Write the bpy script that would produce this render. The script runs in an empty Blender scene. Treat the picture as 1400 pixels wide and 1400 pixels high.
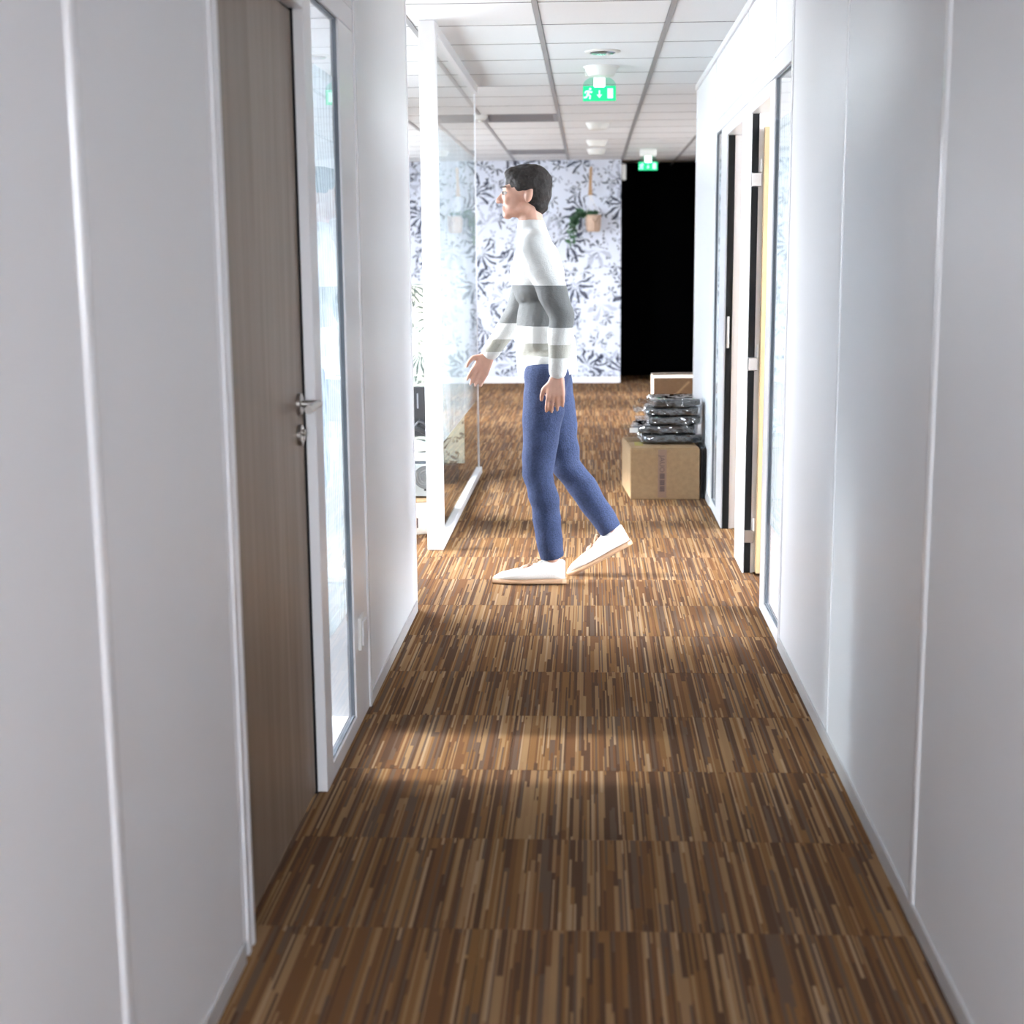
import bpy, bmesh, math, random
from mathutils import Vector, Matrix, noise
random.seed(7)
PI = math.pi
SC = bpy.context.scene
COL = SC.collection

# ------------------------------------------------------------------ camera, world, light, exposure
cam_d = bpy.data.cameras.new('camera')
cam = bpy.data.objects.new('camera', cam_d); COL.objects.link(cam)
FW = Vector((-0.0536042, 0.98334351, -0.17367246)).normalized()
RT = Vector((0.99856127, 0.05303184, -0.00793769)).normalized()
UP = RT.cross(FW).normalized()
M = Matrix((RT, UP, -FW)).transposed().to_4x4()
M.translation = Vector((0.0288337, 0.0, 1.3964716))
cam.matrix_world = M
cam_d.sensor_width = 36.0
cam_d.lens = 36.0 * 1959.165 / 1400.0
cam_d.clip_start = 0.05; cam_d.clip_end = 200
cam_d.dof.use_dof = True
cam_d.dof.focus_distance = 5.6
cam_d.dof.aperture_fstop = 3.2
SC.camera = cam

SC.view_settings.view_transform = 'Standard'
SC.view_settings.look = 'None'
SC.view_settings.gamma = 1.0
SC.view_settings.use_curve_mapping = False
SC.view_settings.exposure = 0.0
SC.cycles.use_denoising = True
SC.cycles.max_bounces = 12
SC.cycles.diffuse_bounces = 7
SC.cycles.transparent_max_bounces = 16
SC.cycles.sample_clamp_indirect = 6.0
SC.cycles.caustics_reflective = False
SC.cycles.caustics_refractive = True

SKY = 48.0
w = bpy.data.worlds.new('overcast_sky'); SC.world = w; w.use_nodes = True
nt = w.node_tree; nt.nodes.clear()
tc = nt.nodes.new('ShaderNodeTexCoord'); sp = nt.nodes.new('ShaderNodeSeparateXYZ')
rp = nt.nodes.new('ShaderNodeValToRGB'); bg = nt.nodes.new('ShaderNodeBackground'); wo = nt.nodes.new('ShaderNodeOutputWorld')
mr = nt.nodes.new('ShaderNodeMapRange'); mr.inputs[1].default_value = -1; mr.inputs[2].default_value = 1
nt.links.new(tc.outputs['Generated'], sp.inputs[0]); nt.links.new(sp.outputs[2], mr.inputs[0]); nt.links.new(mr.outputs[0], rp.inputs[0])
e = rp.color_ramp.elements
e[0].position = 0.0; e[0].color = (0.30, 0.32, 0.33, 1)
e[1].position = 1.0; e[1].color = (0.86, 0.95, 1.10, 1)
k = e.new(0.485); k.color = (0.36, 0.38, 0.40, 1)
k = e.new(0.515); k.color = (0.93, 0.97, 1.04, 1)
nt.links.new(rp.outputs[0], bg.inputs[0]); bg.inputs[1].default_value = SKY
nt.links.new(bg.outputs[0], wo.inputs[0])

sun_d = bpy.data.lights.new('hazy_sun', 'SUN'); sun_d.energy = 11.0; sun_d.angle = math.radians(7); sun_d.color = (1.0, 0.98, 0.95)
sun = bpy.data.objects.new('hazy_sun', sun_d); COL.objects.link(sun); sun.location = (-6, 5, 5)
sun.rotation_euler = Vector((1.0, -0.03, -0.42)).to_track_quat('-Z', 'Z').to_euler()

def portal(name, loc, size_x, size_y, direction):
    """a light portal filling one window opening: guides sky sampling, adds no light"""
    d = bpy.data.lights.new(name, 'AREA'); d.shape = 'RECTANGLE'; d.size = size_x; d.size_y = size_y
    d.cycles.is_portal = True
    o = bpy.data.objects.new(name, d); COL.objects.link(o)
    o.location = loc
    o.rotation_euler = Vector(direction).to_track_quat('-Z', 'Z').to_euler()
    return o

# ------------------------------------------------------------------ constants of the place (metres)
XL, XR, H = -0.6656, 0.7166, 2.481
T = 0.08                      # partition thickness
XO, XE = -3.0, 3.5            # outer walls
YB, YW, YK = -3.0, 16.42, 17.46
CY0, CT = 5.7127, 0.48063     # carpet seam and module
TY0, TX0, TM = 7.0235, -0.2074, 0.60   # ceiling grid

# ------------------------------------------------------------------ materials
def mat(name, color=(0.8, 0.8, 0.8), rough=0.5, metal=0.0, spec=0.5, coat=0.0):
    m = bpy.data.materials.new(name); m.use_nodes = True
    b = m.node_tree.nodes['Principled BSDF']
    b.inputs['Base Color'].default_value = (*color, 1)
    b.inputs['Roughness'].default_value = rough
    b.inputs['Metallic'].default_value = metal
    b.inputs['Specular IOR Level'].default_value = spec
    b.inputs['Coat Weight'].default_value = coat
    return m
def N(m, t, **kw):
    n = m.node_tree.nodes.new(t)
    for a, v in kw.items(): setattr(n, a, v)
    return n
def L(m, a, b): m.node_tree.links.new(a, b)
def B(m): return m.node_tree.nodes['Principled BSDF']
def math_n(m, op, a, b=None, c=None):
    n = N(m, 'ShaderNodeMath', operation=op)
    for i, v in enumerate((a, b, c)):
        if v is None: continue
        if isinstance(v, (int, float)): n.inputs[i].default_value = v
        else: L(m, v, n.inputs[i])
    return n.outputs[0]
def speckle(m, scale=60, amount=0.04, bump=0.02, c=None):
    """fine grain: slight colour variation and relief"""
    t = N(m, 'ShaderNodeTexCoord'); nz = N(m, 'ShaderNodeTexNoise'); nz.inputs['Scale'].default_value = scale; nz.inputs['Detail'].default_value = 4
    L(m, t.outputs['Object'], nz.inputs['Vector'])
    if amount:
        base = B(m).inputs['Base Color'].default_value[:3]
        r = N(m, 'ShaderNodeValToRGB')
        r.color_ramp.elements[0].color = (*[max(0, x * (1 - amount)) for x in base], 1)
        r.color_ramp.elements[1].color = (*[min(1, x * (1 + amount)) for x in base], 1)
        r.color_ramp.elements[0].position = 0.3; r.color_ramp.elements[1].position = 0.7
        L(m, nz.outputs[0], r.inputs[0]); L(m, r.outputs[0], B(m).inputs['Base Color'])
    if bump:
        bp = N(m, 'ShaderNodeBump'); bp.inputs['Strength'].default_value = bump; bp.inputs['Distance'].default_value = 0.01
        L(m, nz.outputs[0], bp.inputs['Height']); L(m, bp.outputs[0], B(m).inputs['Normal'])
    return m

M_wall = speckle(mat('white_wall_vinyl', (0.795, 0.80, 0.82), 0.42, spec=0.35), 300, 0.02, 0.05)
M_frame = mat('white_lacquered_aluminium', (0.82, 0.82, 0.84), 0.28)
M_strip = mat('glossy_white_joint_profile', (0.84, 0.84, 0.86), 0.14, spec=0.8)
M_header = mat('grey_white_header_aluminium', (0.74, 0.74, 0.78), 0.3)
M_skirt = mat('satin_aluminium_skirting', (0.52, 0.51, 0.51), 0.4)
M_black = mat('black_rubber', (0.008, 0.009, 0.010), 0.7, spec=0.2)
M_gasket = mat('dark_grey_gasket', (0.10, 0.11, 0.13), 0.6)
M_steel = mat('brushed_stainless_steel', (0.40, 0.38, 0.36), 0.30, metal=1.0)
M_ceil = speckle(mat('white_mineral_ceiling_tile', (0.84, 0.86, 0.88), 0.9, spec=0.1), 220, 0.05, 0.15)
M_runner = mat('grey_ceiling_runner', (0.36, 0.36, 0.37), 0.45)
M_grille = mat('grey_air_grille', (0.26, 0.26, 0.28), 0.5)
M_dark = mat('near_black_matt', (0.0025, 0.0025, 0.003), 1.0, spec=0.0)  # near-black colour without sheen, for the recess walls
M_white_plastic = mat('white_plastic', (0.78, 0.78, 0.76), 0.35)
M_lens = mat('frosted_lamp_lens', (0.72, 0.73, 0.70), 0.5)
M_chrome = mat('mirror_reflector', (0.45, 0.55, 0.70), 0.25, metal=1.0)
M_vinyl = mat('pale_grey_vinyl_floor', (0.55, 0.56, 0.58), 0.5)
M_black_plastic = mat('black_plastic', (0.02, 0.02, 0.022), 0.35)
M_cable_w = mat('white_cable', (0.75, 0.75, 0.75), 0.5)

def glass_mat(name, tint=(0.965, 0.975, 0.97), refl=1.0):
    m = bpy.data.materials.new(name); m.use_nodes = True; nt = m.node_tree; nt.nodes.clear()
    o = nt.nodes.new('ShaderNodeOutputMaterial'); mx = nt.nodes.new('ShaderNodeMixShader')
    t = nt.nodes.new('ShaderNodeBsdfTransparent'); g = nt.nodes.new('ShaderNodeBsdfGlossy'); fr = nt.nodes.new('ShaderNodeFresnel')
    t.inputs[0].default_value = (*tint, 1); g.inputs['Roughness'].default_value = 0.0; g.inputs[0].default_value = (1, 1, 1, 1)
    fr.inputs[0].default_value = 1.5
    ml = nt.nodes.new('ShaderNodeMath'); ml.operation = 'MULTIPLY'; ml.inputs[1].default_value = refl
    ge = nt.nodes.new('ShaderNodeNewGeometry'); fo = nt.nodes.new('ShaderNodeMath'); fo.operation = 'SUBTRACT'; fo.inputs[0].default_value = 1.0
    nt.links.new(ge.outputs['Backfacing'], fo.inputs[1]); m3 = nt.nodes.new('ShaderNodeMath'); m3.operation = 'MULTIPLY'
    nt.links.new(fr.outputs[0], ml.inputs[0]); nt.links.new(ml.outputs[0], m3.inputs[0]); nt.links.new(fo.outputs[0], m3.inputs[1]); nt.links.new(m3.outputs[0], mx.inputs[0])
    nt.links.new(t.outputs[0], mx.inputs[1]); nt.links.new(g.outputs[0], mx.inputs[2]); nt.links.new(mx.outputs[0], o.inputs[0])
    return m
M_glass = glass_mat('clear_partition_glass')
M_wrap = glass_mat('clear_plastic_wrap', (0.88, 0.90, 0.92), 3.0)

def film_mat(name, seed, axis=1):
    """frosted privacy film: scatters light forward; long palm blades are drawn in it as clearer lines, tinted dark for the dim room behind"""
    m = bpy.data.materials.new(name); m.use_nodes = True; nt = m.node_tree; nt.nodes.clear()
    o = N(m, 'ShaderNodeOutputMaterial'); tcn = N(m, 'ShaderNodeTexCoord'); sx = N(m, 'ShaderNodeSeparateXYZ')
    L(m, tcn.outputs['Object'], sx.inputs[0])
    u, v = sx.outputs[axis], sx.outputs[2]
    masks = []
    for i, (fr, tilt, wd, per) in enumerate(((24, 0.10, 0.14, 0.95), (30, -0.14, 0.12, 1.20))):
        # blades: slanting, slightly curved lines, present only inside frond-shaped patches
        nz = N(m, 'ShaderNodeTexNoise'); nz.inputs['Scale'].default_value = 1.6
        cb = N(m, 'ShaderNodeCombineXYZ'); L(m, u, cb.inputs[0]); L(m, math_n(m, 'MULTIPLY', v, 0.6), cb.inputs[1]); cb.inputs[2].default_value = seed + i * 2.3
        L(m, cb.outputs[0], nz.inputs['Vector'])
        x = math_n(m, 'ADD', math_n(m, 'MULTIPLY_ADD', v, tilt, u), math_n(m, 'MULTIPLY', nz.outputs[0], 0.45))
        f = math_n(m, 'FRACT', math_n(m, 'MULTIPLY', x, fr))
        d = math_n(m, 'ABSOLUTE', math_n(m, 'SUBTRACT', f, 0.5))
        n2 = N(m, 'ShaderNodeTexNoise'); n2.inputs['Scale'].default_value = 2.1; c2 = N(m, 'ShaderNodeCombineXYZ')
        L(m, math_n(m, 'MULTIPLY', u, 2.0), c2.inputs[0]); L(m, math_n(m, 'MULTIPLY', v, per), c2.inputs[1]); c2.inputs[2].default_value = seed * 3 + i; L(m, c2.outputs[0], n2.inputs['Vector'])
        w_ = math_n(m, 'MULTIPLY', math_n(m, 'SUBTRACT', n2.outputs[0], 0.44), 2.2)
        masks.append(math_n(m, 'LESS_THAN', d, math_n(m, 'MINIMUM', w_, wd)))
    mask = math_n(m, 'MAXIMUM', masks[0], masks[1])
    rf = N(m, 'ShaderNodeBsdfRefraction'); rf.inputs['Color'].default_value = (0.86, 0.91, 0.935, 1); rf.inputs['Roughness'].default_value = 0.42; rf.inputs['IOR'].default_value = 1.12
    df = N(m, 'ShaderNodeBsdfDiffuse'); df.inputs[0].default_value = (0.77, 0.83, 0.86, 1)
    tl = N(m, 'ShaderNodeBsdfTranslucent'); tl.inputs[0].default_value = (0.81, 0.87, 0.90, 1)
    tp = N(m, 'ShaderNodeBsdfTransparent'); tm = N(m, 'ShaderNodeMix', data_type='RGBA'); L(m, mask, tm.inputs['Factor']); tm.inputs['A'].default_value = (0.86, 0.89, 0.91, 1); tm.inputs['B'].default_value = (0.46, 0.52, 0.57, 1); L(m, tm.outputs['Result'], tp.inputs[0])  # blade lines tinted darker, dimness of the room behind put into the colour
    m1 = N(m, 'ShaderNodeMixShader'); m1.inputs[0].default_value = 0.45; L(m, df.outputs[0], m1.inputs[1]); L(m, tl.outputs[0], m1.inputs[2])
    m2 = N(m, 'ShaderNodeMixShader'); m2.inputs[0].default_value = 0.22; L(m, m1.outputs[0], m2.inputs[1]); L(m, rf.outputs[0], m2.inputs[2])
    m3 = N(m, 'ShaderNodeMixShader'); L(m, math_n(m, 'MULTIPLY_ADD', mask, 0.38, 0.42), m3.inputs[0]); L(m, m2.outputs[0], m3.inputs[1]); L(m, tp.outputs[0], m3.inputs[2])
    L(m, m3.outputs[0], o.inputs[0])
    return m
M_film = film_mat('frosted_frond_film', 3.1)

def wood_mat(name, c0, c1, c2, scale=1.0, rough=0.45):
    m = mat(name, c0, rough, spec=0.35)
    t = N(m, 'ShaderNodeTexCoord'); mp = N(m, 'ShaderNodeMapping'); mp.inputs['Scale'].default_value = (22 * scale, 22 * scale, 1.1 * scale)
    nz = N(m, 'ShaderNodeTexNoise'); nz.inputs['Scale'].default_value = 1.0; nz.inputs['Detail'].default_value = 7; nz.inputs['Distortion'].default_value = 0.7
    r = N(m, 'ShaderNodeValToRGB'); el = r.color_ramp.elements
    el[0].position = 0.28; el[0].color = (*c0, 1); el[1].position = 0.72; el[1].color = (*c2, 1); k = el.new(0.5); k.color = (*c1, 1)
    L(m, t.outputs['Object'], mp.inputs[0]); L(m, mp.outputs[0], nz.inputs['Vector']); L(m, nz.outputs[0], r.inputs[0])
    L(m, r.outputs[0], B(m).inputs['Base Color'])
    bp = N(m, 'ShaderNodeBump'); bp.inputs['Strength'].default_value = 0.08; bp.inputs['Distance'].default_value = 0.004
    L(m, nz.outputs[0], bp.inputs['Height']); L(m, bp.outputs[0], B(m).inputs['Normal'])
    return m
M_oak = wood_mat('taupe_oak_veneer', (0.150, 0.100, 0.070), (0.205, 0.146, 0.106), (0.250, 0.186, 0.140))
M_pale = wood_mat('pale_oak_veneer', (0.36, 0.245, 0.125), (0.43, 0.30, 0.16), (0.48, 0.35, 0.20))

def carpet_mat():
    """striped carpet: narrow stripes along Y whose colour changes in steps"""
    m = mat('striped_carpet', (0.1, 0.06, 0.04), 0.95, spec=0.05)
    t = N(m, 'ShaderNodeTexCoord'); oi = N(m, 'ShaderNodeObjectInfo'); s = N(m, 'ShaderNodeSeparateXYZ'); L(m, t.outputs['Object'], s.inputs[0])
    seed = math_n(m, 'MULTIPLY', oi.outputs['Random'], 371.0)
    wn = N(m, 'ShaderNodeTexNoise', noise_dimensions='2D'); wn.inputs['Scale'].default_value = 40
    cbn = N(m, 'ShaderNodeCombineXYZ'); L(m, s.outputs[0], cbn.inputs[0]); L(m, seed, cbn.inputs[1]); L(m, cbn.outputs[0], wn.inputs['Vector'])
    xw = math_n(m, 'MULTIPLY_ADD', wn.outputs[0], 0.016, s.outputs[0])      # uneven stripe widths
    def layer(nx, ny, off):
        col = math_n(m, 'FLOOR', math_n(m, 'MULTIPLY', xw, nx))
        w1 = N(m, 'ShaderNodeTexWhiteNoise', noise_dimensions='2D'); c = N(m, 'ShaderNodeCombineXYZ')
        L(m, col, c.inputs[0]); L(m, math_n(m, 'ADD', seed, off), c.inputs[1]); L(m, c.outputs[0], w1.inputs['Vector'])
        row = math_n(m, 'FLOOR', math_n(m, 'MULTIPLY_ADD', s.outputs[1], ny, math_n(m, 'MULTIPLY', w1.outputs[0], 9.0)))
        w2 = N(m, 'ShaderNodeTexWhiteNoise', noise_dimensions='3D'); c2 = N(m, 'ShaderNodeCombineXYZ')
        L(m, col, c2.inputs[0]); L(m, row, c2.inputs[1]); L(m, math_n(m, 'ADD', seed, off + 3.3), c2.inputs[2]); L(m, c2.outputs[0], w2.inputs['Vector'])
        return w2
    A, Bn = layer(84, 1.5, 0.0), layer(190, 2.3, 11.0)
    def ramp(src, cols):
        r = N(m, 'ShaderNodeValToRGB'); r.color_ramp.interpolation = 'CONSTANT'; el = r.color_ramp.elements
        el[0].position = 0; el[0].color = (*cols[0][1], 1); el[1].position = cols[1][0]; el[1].color = (*cols[1][1], 1)
        for p, c in cols[2:]: k = el.new(p); k.color = (*c, 1)
        L(m, src, r.inputs[0]); return r.outputs[0]
    bro, mid, tau, gry, tan, gol, pal = (0.081, 0.043, 0.025), (0.127, 0.060, 0.027), (0.224, 0.131, 0.066), (0.101, 0.065, 0.046), (0.242, 0.146, 0.072), (0.173, 0.088, 0.034), (0.292, 0.194, 0.114)
    ca = ramp(A.outputs[0], [(0, bro), (0.24, mid), (0.46, gol), (0.62, gry), (0.78, tau), (0.93, tan)])
    cb = ramp(Bn.outputs[0], [(0, bro), (0.2, gry), (0.36, mid), (0.52, tan), (0.76, pal), (0.84, gol)])
    sel = N(m, 'ShaderNodeSeparateColor'); L(m, Bn.outputs['Color'], sel.inputs[0])
    mx = N(m, 'ShaderNodeMix', data_type='RGBA'); L(m, math_n(m, 'LESS_THAN', sel.outputs[2], 0.5), mx.inputs['Factor']); L(m, ca, mx.inputs['A']); L(m, cb, mx.inputs['B'])
    L(m, mx.outputs['Result'], B(m).inputs['Base Color'])
    nz = N(m, 'ShaderNodeTexNoise'); nz.inputs['Scale'].default_value = 420; nz.inputs['Detail'].default_value = 3; L(m, t.outputs['Object'], nz.inputs['Vector'])
    bp = N(m, 'ShaderNodeBump'); bp.inputs['Strength'].default_value = 0.5; bp.inputs['Distance'].default_value = 0.004
    L(m, nz.outputs[0], bp.inputs['Height']); L(m, bp.outputs[0], B(m).inputs['Normal'])
    return m
M_carpet = carpet_mat()

def palm_mat(name, base, dark, mid, n_leaf=4.5, scale=2.0, cream=None):
    """printed wallpaper in the XZ plane: scattered one-sided palm sprays and small leaves on a pale ground"""
    m = mat(name, base, 0.6, spec=0.2)
    t = N(m, 'ShaderNodeTexCoord'); s = N(m, 'ShaderNodeSeparateXYZ'); L(m, t.outputs['Object'], s.inputs[0])
    cb = N(m, 'ShaderNodeCombineXYZ'); L(m, s.outputs[0], cb.inputs[0]); L(m, s.outputs[2], cb.inputs[1])
    wob = N(m, 'ShaderNodeTexNoise'); wob.inputs['Scale'].default_value = 6; wob.inputs['Detail'].default_value = 3; L(m, cb.outputs[0], wob.inputs['Vector'])
    wv = N(m, 'ShaderNodeVectorMath', operation='MULTIPLY_ADD'); L(m, wob.outputs['Color'], wv.inputs[0]); wv.inputs[1].default_value = (0.10, 0.10, 0); L(m, cb.outputs[0], wv.inputs[2])
    prev = None
    for i, (sc, rad, nl, colr, th, op) in enumerate(((scale * 1.1, 0.50, n_leaf, mid, 0.72, 0.45), (scale * 3.1, 0.42, 2.5, mid, 0.55, 0.6), (scale, 0.50, n_leaf + 2, dark, 0.70, 0.9), (scale * 2.2, 0.44, 3.5, dark, 0.62, 0.8), (scale * 4.6, 0.36, 1.5, dark, 0.5, 0.7))):
        of = N(m, 'ShaderNodeVectorMath', operation='ADD'); L(m, wv.outputs[0], of.inputs[0]); of.inputs[1].default_value = (i * 3.37, i * 1.71, 0)
        vo = N(m, 'ShaderNodeTexVoronoi', voronoi_dimensions='2D'); vo.inputs['Scale'].default_value = sc; vo.inputs['Randomness'].default_value = 1.0
        L(m, of.outputs[0], vo.inputs['Vector'])
        sb = N(m, 'ShaderNodeVectorMath', operation='SUBTRACT'); L(m, of.outputs[0], sb.inputs[0]); L(m, vo.outputs['Position'], sb.inputs[1])
        q = N(m, 'ShaderNodeSeparateXYZ'); L(m, sb.outputs[0], q.inputs[0])
        col = N(m, 'ShaderNodeSeparateColor'); L(m, vo.outputs['Color'], col.inputs[0])
        an = math_n(m, 'ADD', math_n(m, 'ARCTAN2', q.outputs[0], q.outputs[1]), math_n(m, 'MULTIPLY', wob.outputs[0], 0.9))
        pet = math_n(m, 'ABSOLUTE', math_n(m, 'SINE', math_n(m, 'MULTIPLY_ADD', an, nl, math_n(m, 'MULTIPLY', col.outputs[0], 6.28))))
        rr = math_n(m, 'DIVIDE', vo.outputs['Distance'], rad)
        bulge = math_n(m, 'ABSOLUTE', math_n(m, 'SUBTRACT', rr, 0.5))                    # leaf widest halfway out
        lim = math_n(m, 'MULTIPLY_ADD', bulge, 2.0 * (1.0 - th) + 0.02, th)
        on = math_n(m, 'MULTIPLY', math_n(m, 'GREATER_THAN', pet, lim), math_n(m, 'LESS_THAN', rr, 1.0))
        side = math_n(m, 'GREATER_THAN', math_n(m, 'SINE', math_n(m, 'MULTIPLY_ADD', col.outputs[2], 6.28, an)), -0.35 if i in (0, 2) else -0.1)   # spray open to one side
        on = math_n(m, 'MULTIPLY', math_n(m, 'MULTIPLY', on, side), math_n(m, 'GREATER_THAN', col.outputs[1], 0.29))
        on = math_n(m, 'MULTIPLY', on, op)
        mx = N(m, 'ShaderNodeMix', data_type='RGBA'); L(m, on, mx.inputs['Factor']); mx.inputs['B'].default_value = (*colr, 1)
        if prev is None:
            if cream:
                r = N(m, 'ShaderNodeValToRGB'); r.color_ramp.elements[0].color = (*cream, 1); r.color_ramp.elements[1].color = (*base, 1)
                r.color_ramp.elements[0].position = 0.4; r.color_ramp.elements[1].position = 0.6
                nz = N(m, 'ShaderNodeTexNoise'); nz.inputs['Scale'].default_value = 5; L(m, cb.outputs[0], nz.inputs['Vector']); L(m, nz.outputs[0], r.inputs[0]); L(m, r.outputs[0], mx.inputs['A'])
            else: mx.inputs['A'].default_value = (*base, 1)
        else: L(m, prev, mx.inputs['A'])
        prev = mx.outputs['Result']
    L(m, prev, B(m).inputs['Base Color'])
    return m
M_wallpaper = palm_mat('palm_leaf_wallpaper', (0.66, 0.70, 0.79), (0.022, 0.027, 0.050), (0.20, 0.22, 0.30), 3.5, 2.3)
M_screen = palm_mat('cream_palm_print', (0.62, 0.62, 0.48), (0.03, 0.04, 0.04), (0.20, 0.24, 0.20), 7.5, 3.4, cream=(0.42, 0.46, 0.40))

def card_mat(name, c):
    m = mat(name, c, 0.75, spec=0.15); return speckle(m, 35, 0.10, 0.12)
M_card = card_mat('brown_corrugated_card', (0.30, 0.195, 0.108))
M_card_d = card_mat('dark_brown_card', (0.17, 0.10, 0.055))
M_card_w = card_mat('whitish_card', (0.74, 0.66, 0.58))
M_tape = mat('brown_printed_tape', (0.225, 0.135, 0.095), 0.3)
M_ink = mat('dark_brown_ink', (0.085, 0.052, 0.045), 0.6)
M_ytape = mat('yellow_clear_tape', (0.55, 0.43, 0.12), 0.25)
M_pack = speckle(mat('black_folded_fabric', (0.018, 0.020, 0.024), 0.45, spec=0.6), 30, 0.4, 0.35)

def emis(name, c, s):
    m = bpy.data.materials.new(name); m.use_nodes = True; b = B(m)
    b.inputs['Base Color'].default_value = (*c, 1); b.inputs['Emission Color'].default_value = (*c, 1); b.inputs['Emission Strength'].default_value = s
    return m
M_led = emis('green_white_led', (0.62, 1.0, 0.80), 9.0)
M_exit = emis('lit_green_exit_panel', (0.0, 0.46, 0.17), 0.85)
M_pict = emis('lit_white_pictogram', (0.55, 1.0, 0.78), 0.8)
M_exit_arc = glass_mat('clear_sign_carrier', (0.70, 0.97, 0.86), 1.5)

# ------------------------------------------------------------------ mesh helpers
def rootloc(p):
    v = Vector((0, 0, 0))
    while p is not None:
        v += p.location; p = p.parent
    return v
def obj(name, bm, m, parent=None, smooth=False, world=True):
    """link a bmesh as one object; its vertices are given in world space and moved into the parent's frame"""
    if parent is not None and world: bmesh.ops.translate(bm, verts=bm.verts, vec=-rootloc(parent))
    bmesh.ops.recalc_face_normals(bm, faces=bm.faces)
    me = bpy.data.meshes.new(name); bm.to_mesh(me); bm.free()
    if smooth:
        me.polygons.foreach_set('use_smooth', [True] * len(me.polygons))
    me.materials.append(m)
    o = bpy.data.objects.new(name, me); COL.objects.link(o)
    if parent is not None: o.parent = parent
    return o
def bm_new(): return bmesh.new()
def add_box(bm, x0, x1, y0, y1, z0, z1, bev=0.0, seg=2):
    b = bmesh.new(); bmesh.ops.create_cube(b, size=1)
    for v in b.verts: v.co = Vector(((x0 + x1) / 2 + v.co.x * (x1 - x0), (y0 + y1) / 2 + v.co.y * (y1 - y0), (z0 + z1) / 2 + v.co.z * (z1 - z0)))
    if bev: bmesh.ops.bevel(b, geom=b.edges[:], offset=bev, segments=seg, profile=0.5, affect='EDGES')
    merge(bm, b); return bm
def merge(bm, b, mtx=None):
    if mtx is not None: bmesh.ops.transform(b, matrix=mtx, verts=b.verts)
    t = bpy.data.meshes.new('tmp'); b.to_mesh(t); b.free(); bm.from_mesh(t); bpy.data.meshes.remove(t)
def box(*a, bev=0.0, seg=2): return add_box(bmesh.new(), *a, bev=bev, seg=seg)
def add_tube(bm, pts, radii, n=10, caps=True):
    """tapered tube along points, rounded only by its rings"""
    pts = [Vector(p) for p in pts]
    if isinstance(radii, (int, float)): radii = [radii] * len(pts)
    rings = []; ref = None
    for i, p in enumerate(pts):
        d = (pts[min(i + 1, len(pts) - 1)] - pts[max(i - 1, 0)]).normalized()
        if ref is None: ref = d.orthogonal().normalized()
        a = (ref - d * ref.dot(d)).normalized(); ref = a; b = d.cross(a)
        rings.append([bm.verts.new(p + (a * math.cos(2 * PI * j / n) + b * math.sin(2 * PI * j / n)) * radii[i]) for j in range(n)])
    for i in range(len(rings) - 1):
        for j in range(n): bm.faces.new((rings[i][j], rings[i][(j + 1) % n], rings[i + 1][(j + 1) % n], rings[i + 1][j]))
    if caps: bm.faces.new(rings[0][::-1]); bm.faces.new(rings[-1])
    return bm
def add_capsule(bm, p0, p1, r0, r1, n=14):
    p0, p1 = Vector(p0), Vector(p1); d = (p1 - p0).normalized(); P, R = [], []
    for k in range(5):
        a = PI / 2 * k / 4
        if k == 0: a = 0.12
        P.append(p0 - d * r0 * math.cos(a)); R.append(r0 * math.sin(a))
    for k in range(5):
        a = PI / 2 * (1 - k / 4)
        if k == 4: a = 0.12
        P.append(p1 + d * r1 * math.cos(a)); R.append(r1 * math.sin(a))
    return add_tube(bm, P, R, n)
def add_chain(bm, pts, radii, n=16):
    for i in range(len(pts) - 1): add_capsule(bm, pts[i], pts[i + 1], radii[i], radii[i + 1], n)
    return bm
def add_ell(bm, c, r, rot=None, u=20, v=14):
    b = bmesh.new(); bmesh.ops.create_uvsphere(b, u_segments=u, v_segments=v, radius=1)
    mtx = Matrix.Translation(Vector(c)) @ ((rot.to_matrix().to_4x4()) if rot else Matrix.Identity(4)) @ Matrix.Diagonal((*r, 1))
    merge(bm, b, mtx); return bm
def add_lathe(bm, c, prof, n=24, axis='Z'):
    """profile of (radius, height) turned about an axis through c"""
    rings = []
    for r, h in prof:
        ring = []
        for j in range(n):
            a = 2 * PI * j / n; p = Vector((r * math.cos(a), r * math.sin(a), h))
            if axis == 'X': p = Vector((p.z, p.x, p.y))
            if axis == 'Y': p = Vector((p.x, p.z, p.y))
            ring.append(bm.verts.new(Vector(c) + p))
        rings.append(ring)
    for i in range(len(rings) - 1):
        for j in range(n): bm.faces.new((rings[i][j], rings[i][(j + 1) % n], rings[i + 1][(j + 1) % n], rings[i + 1][j]))
    bm.faces.new(rings[0][::-1]); bm.faces.new(rings[-1]); return bm
def add_poly(bm, pts, thick_vec):
    """flat polygon given in order, thickened along thick_vec"""
    t = Vector(thick_vec); a = [bm.verts.new(Vector(p)) for p in pts]; b = [bm.verts.new(Vector(p) + t) for p in pts]; n = len(pts)
    bm.faces.new(a[::-1]); bm.faces.new(b)
    for i in range(n): bm.faces.new((a[i], a[(i + 1) % n], b[(i + 1) % n], b[i]))
    return bm
def thing(name, label, cat, loc=(0, 0, 0), group=None):
    o = bpy.data.objects.new(name, None); COL.objects.link(o); o.location = loc; o.empty_display_size = 0.1
    return tag(o, label, cat, group)
def tag(o, label=None, cat=None, group=None):
    if label: o['label'] = label
    if cat: o['category'] = cat
    if group: o['group'] = group
    return o
def struct(name, bm, m, parent=None, label=None):
    o = obj(name, bm, m, parent); o['kind'] = 'structure'
    if label: o['label'] = label
    return o
def struct_root(name, label=None):
    o = bpy.data.objects.new(name, None); COL.objects.link(o); o['kind'] = 'structure'
    if label: o['label'] = label
    return o
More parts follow.
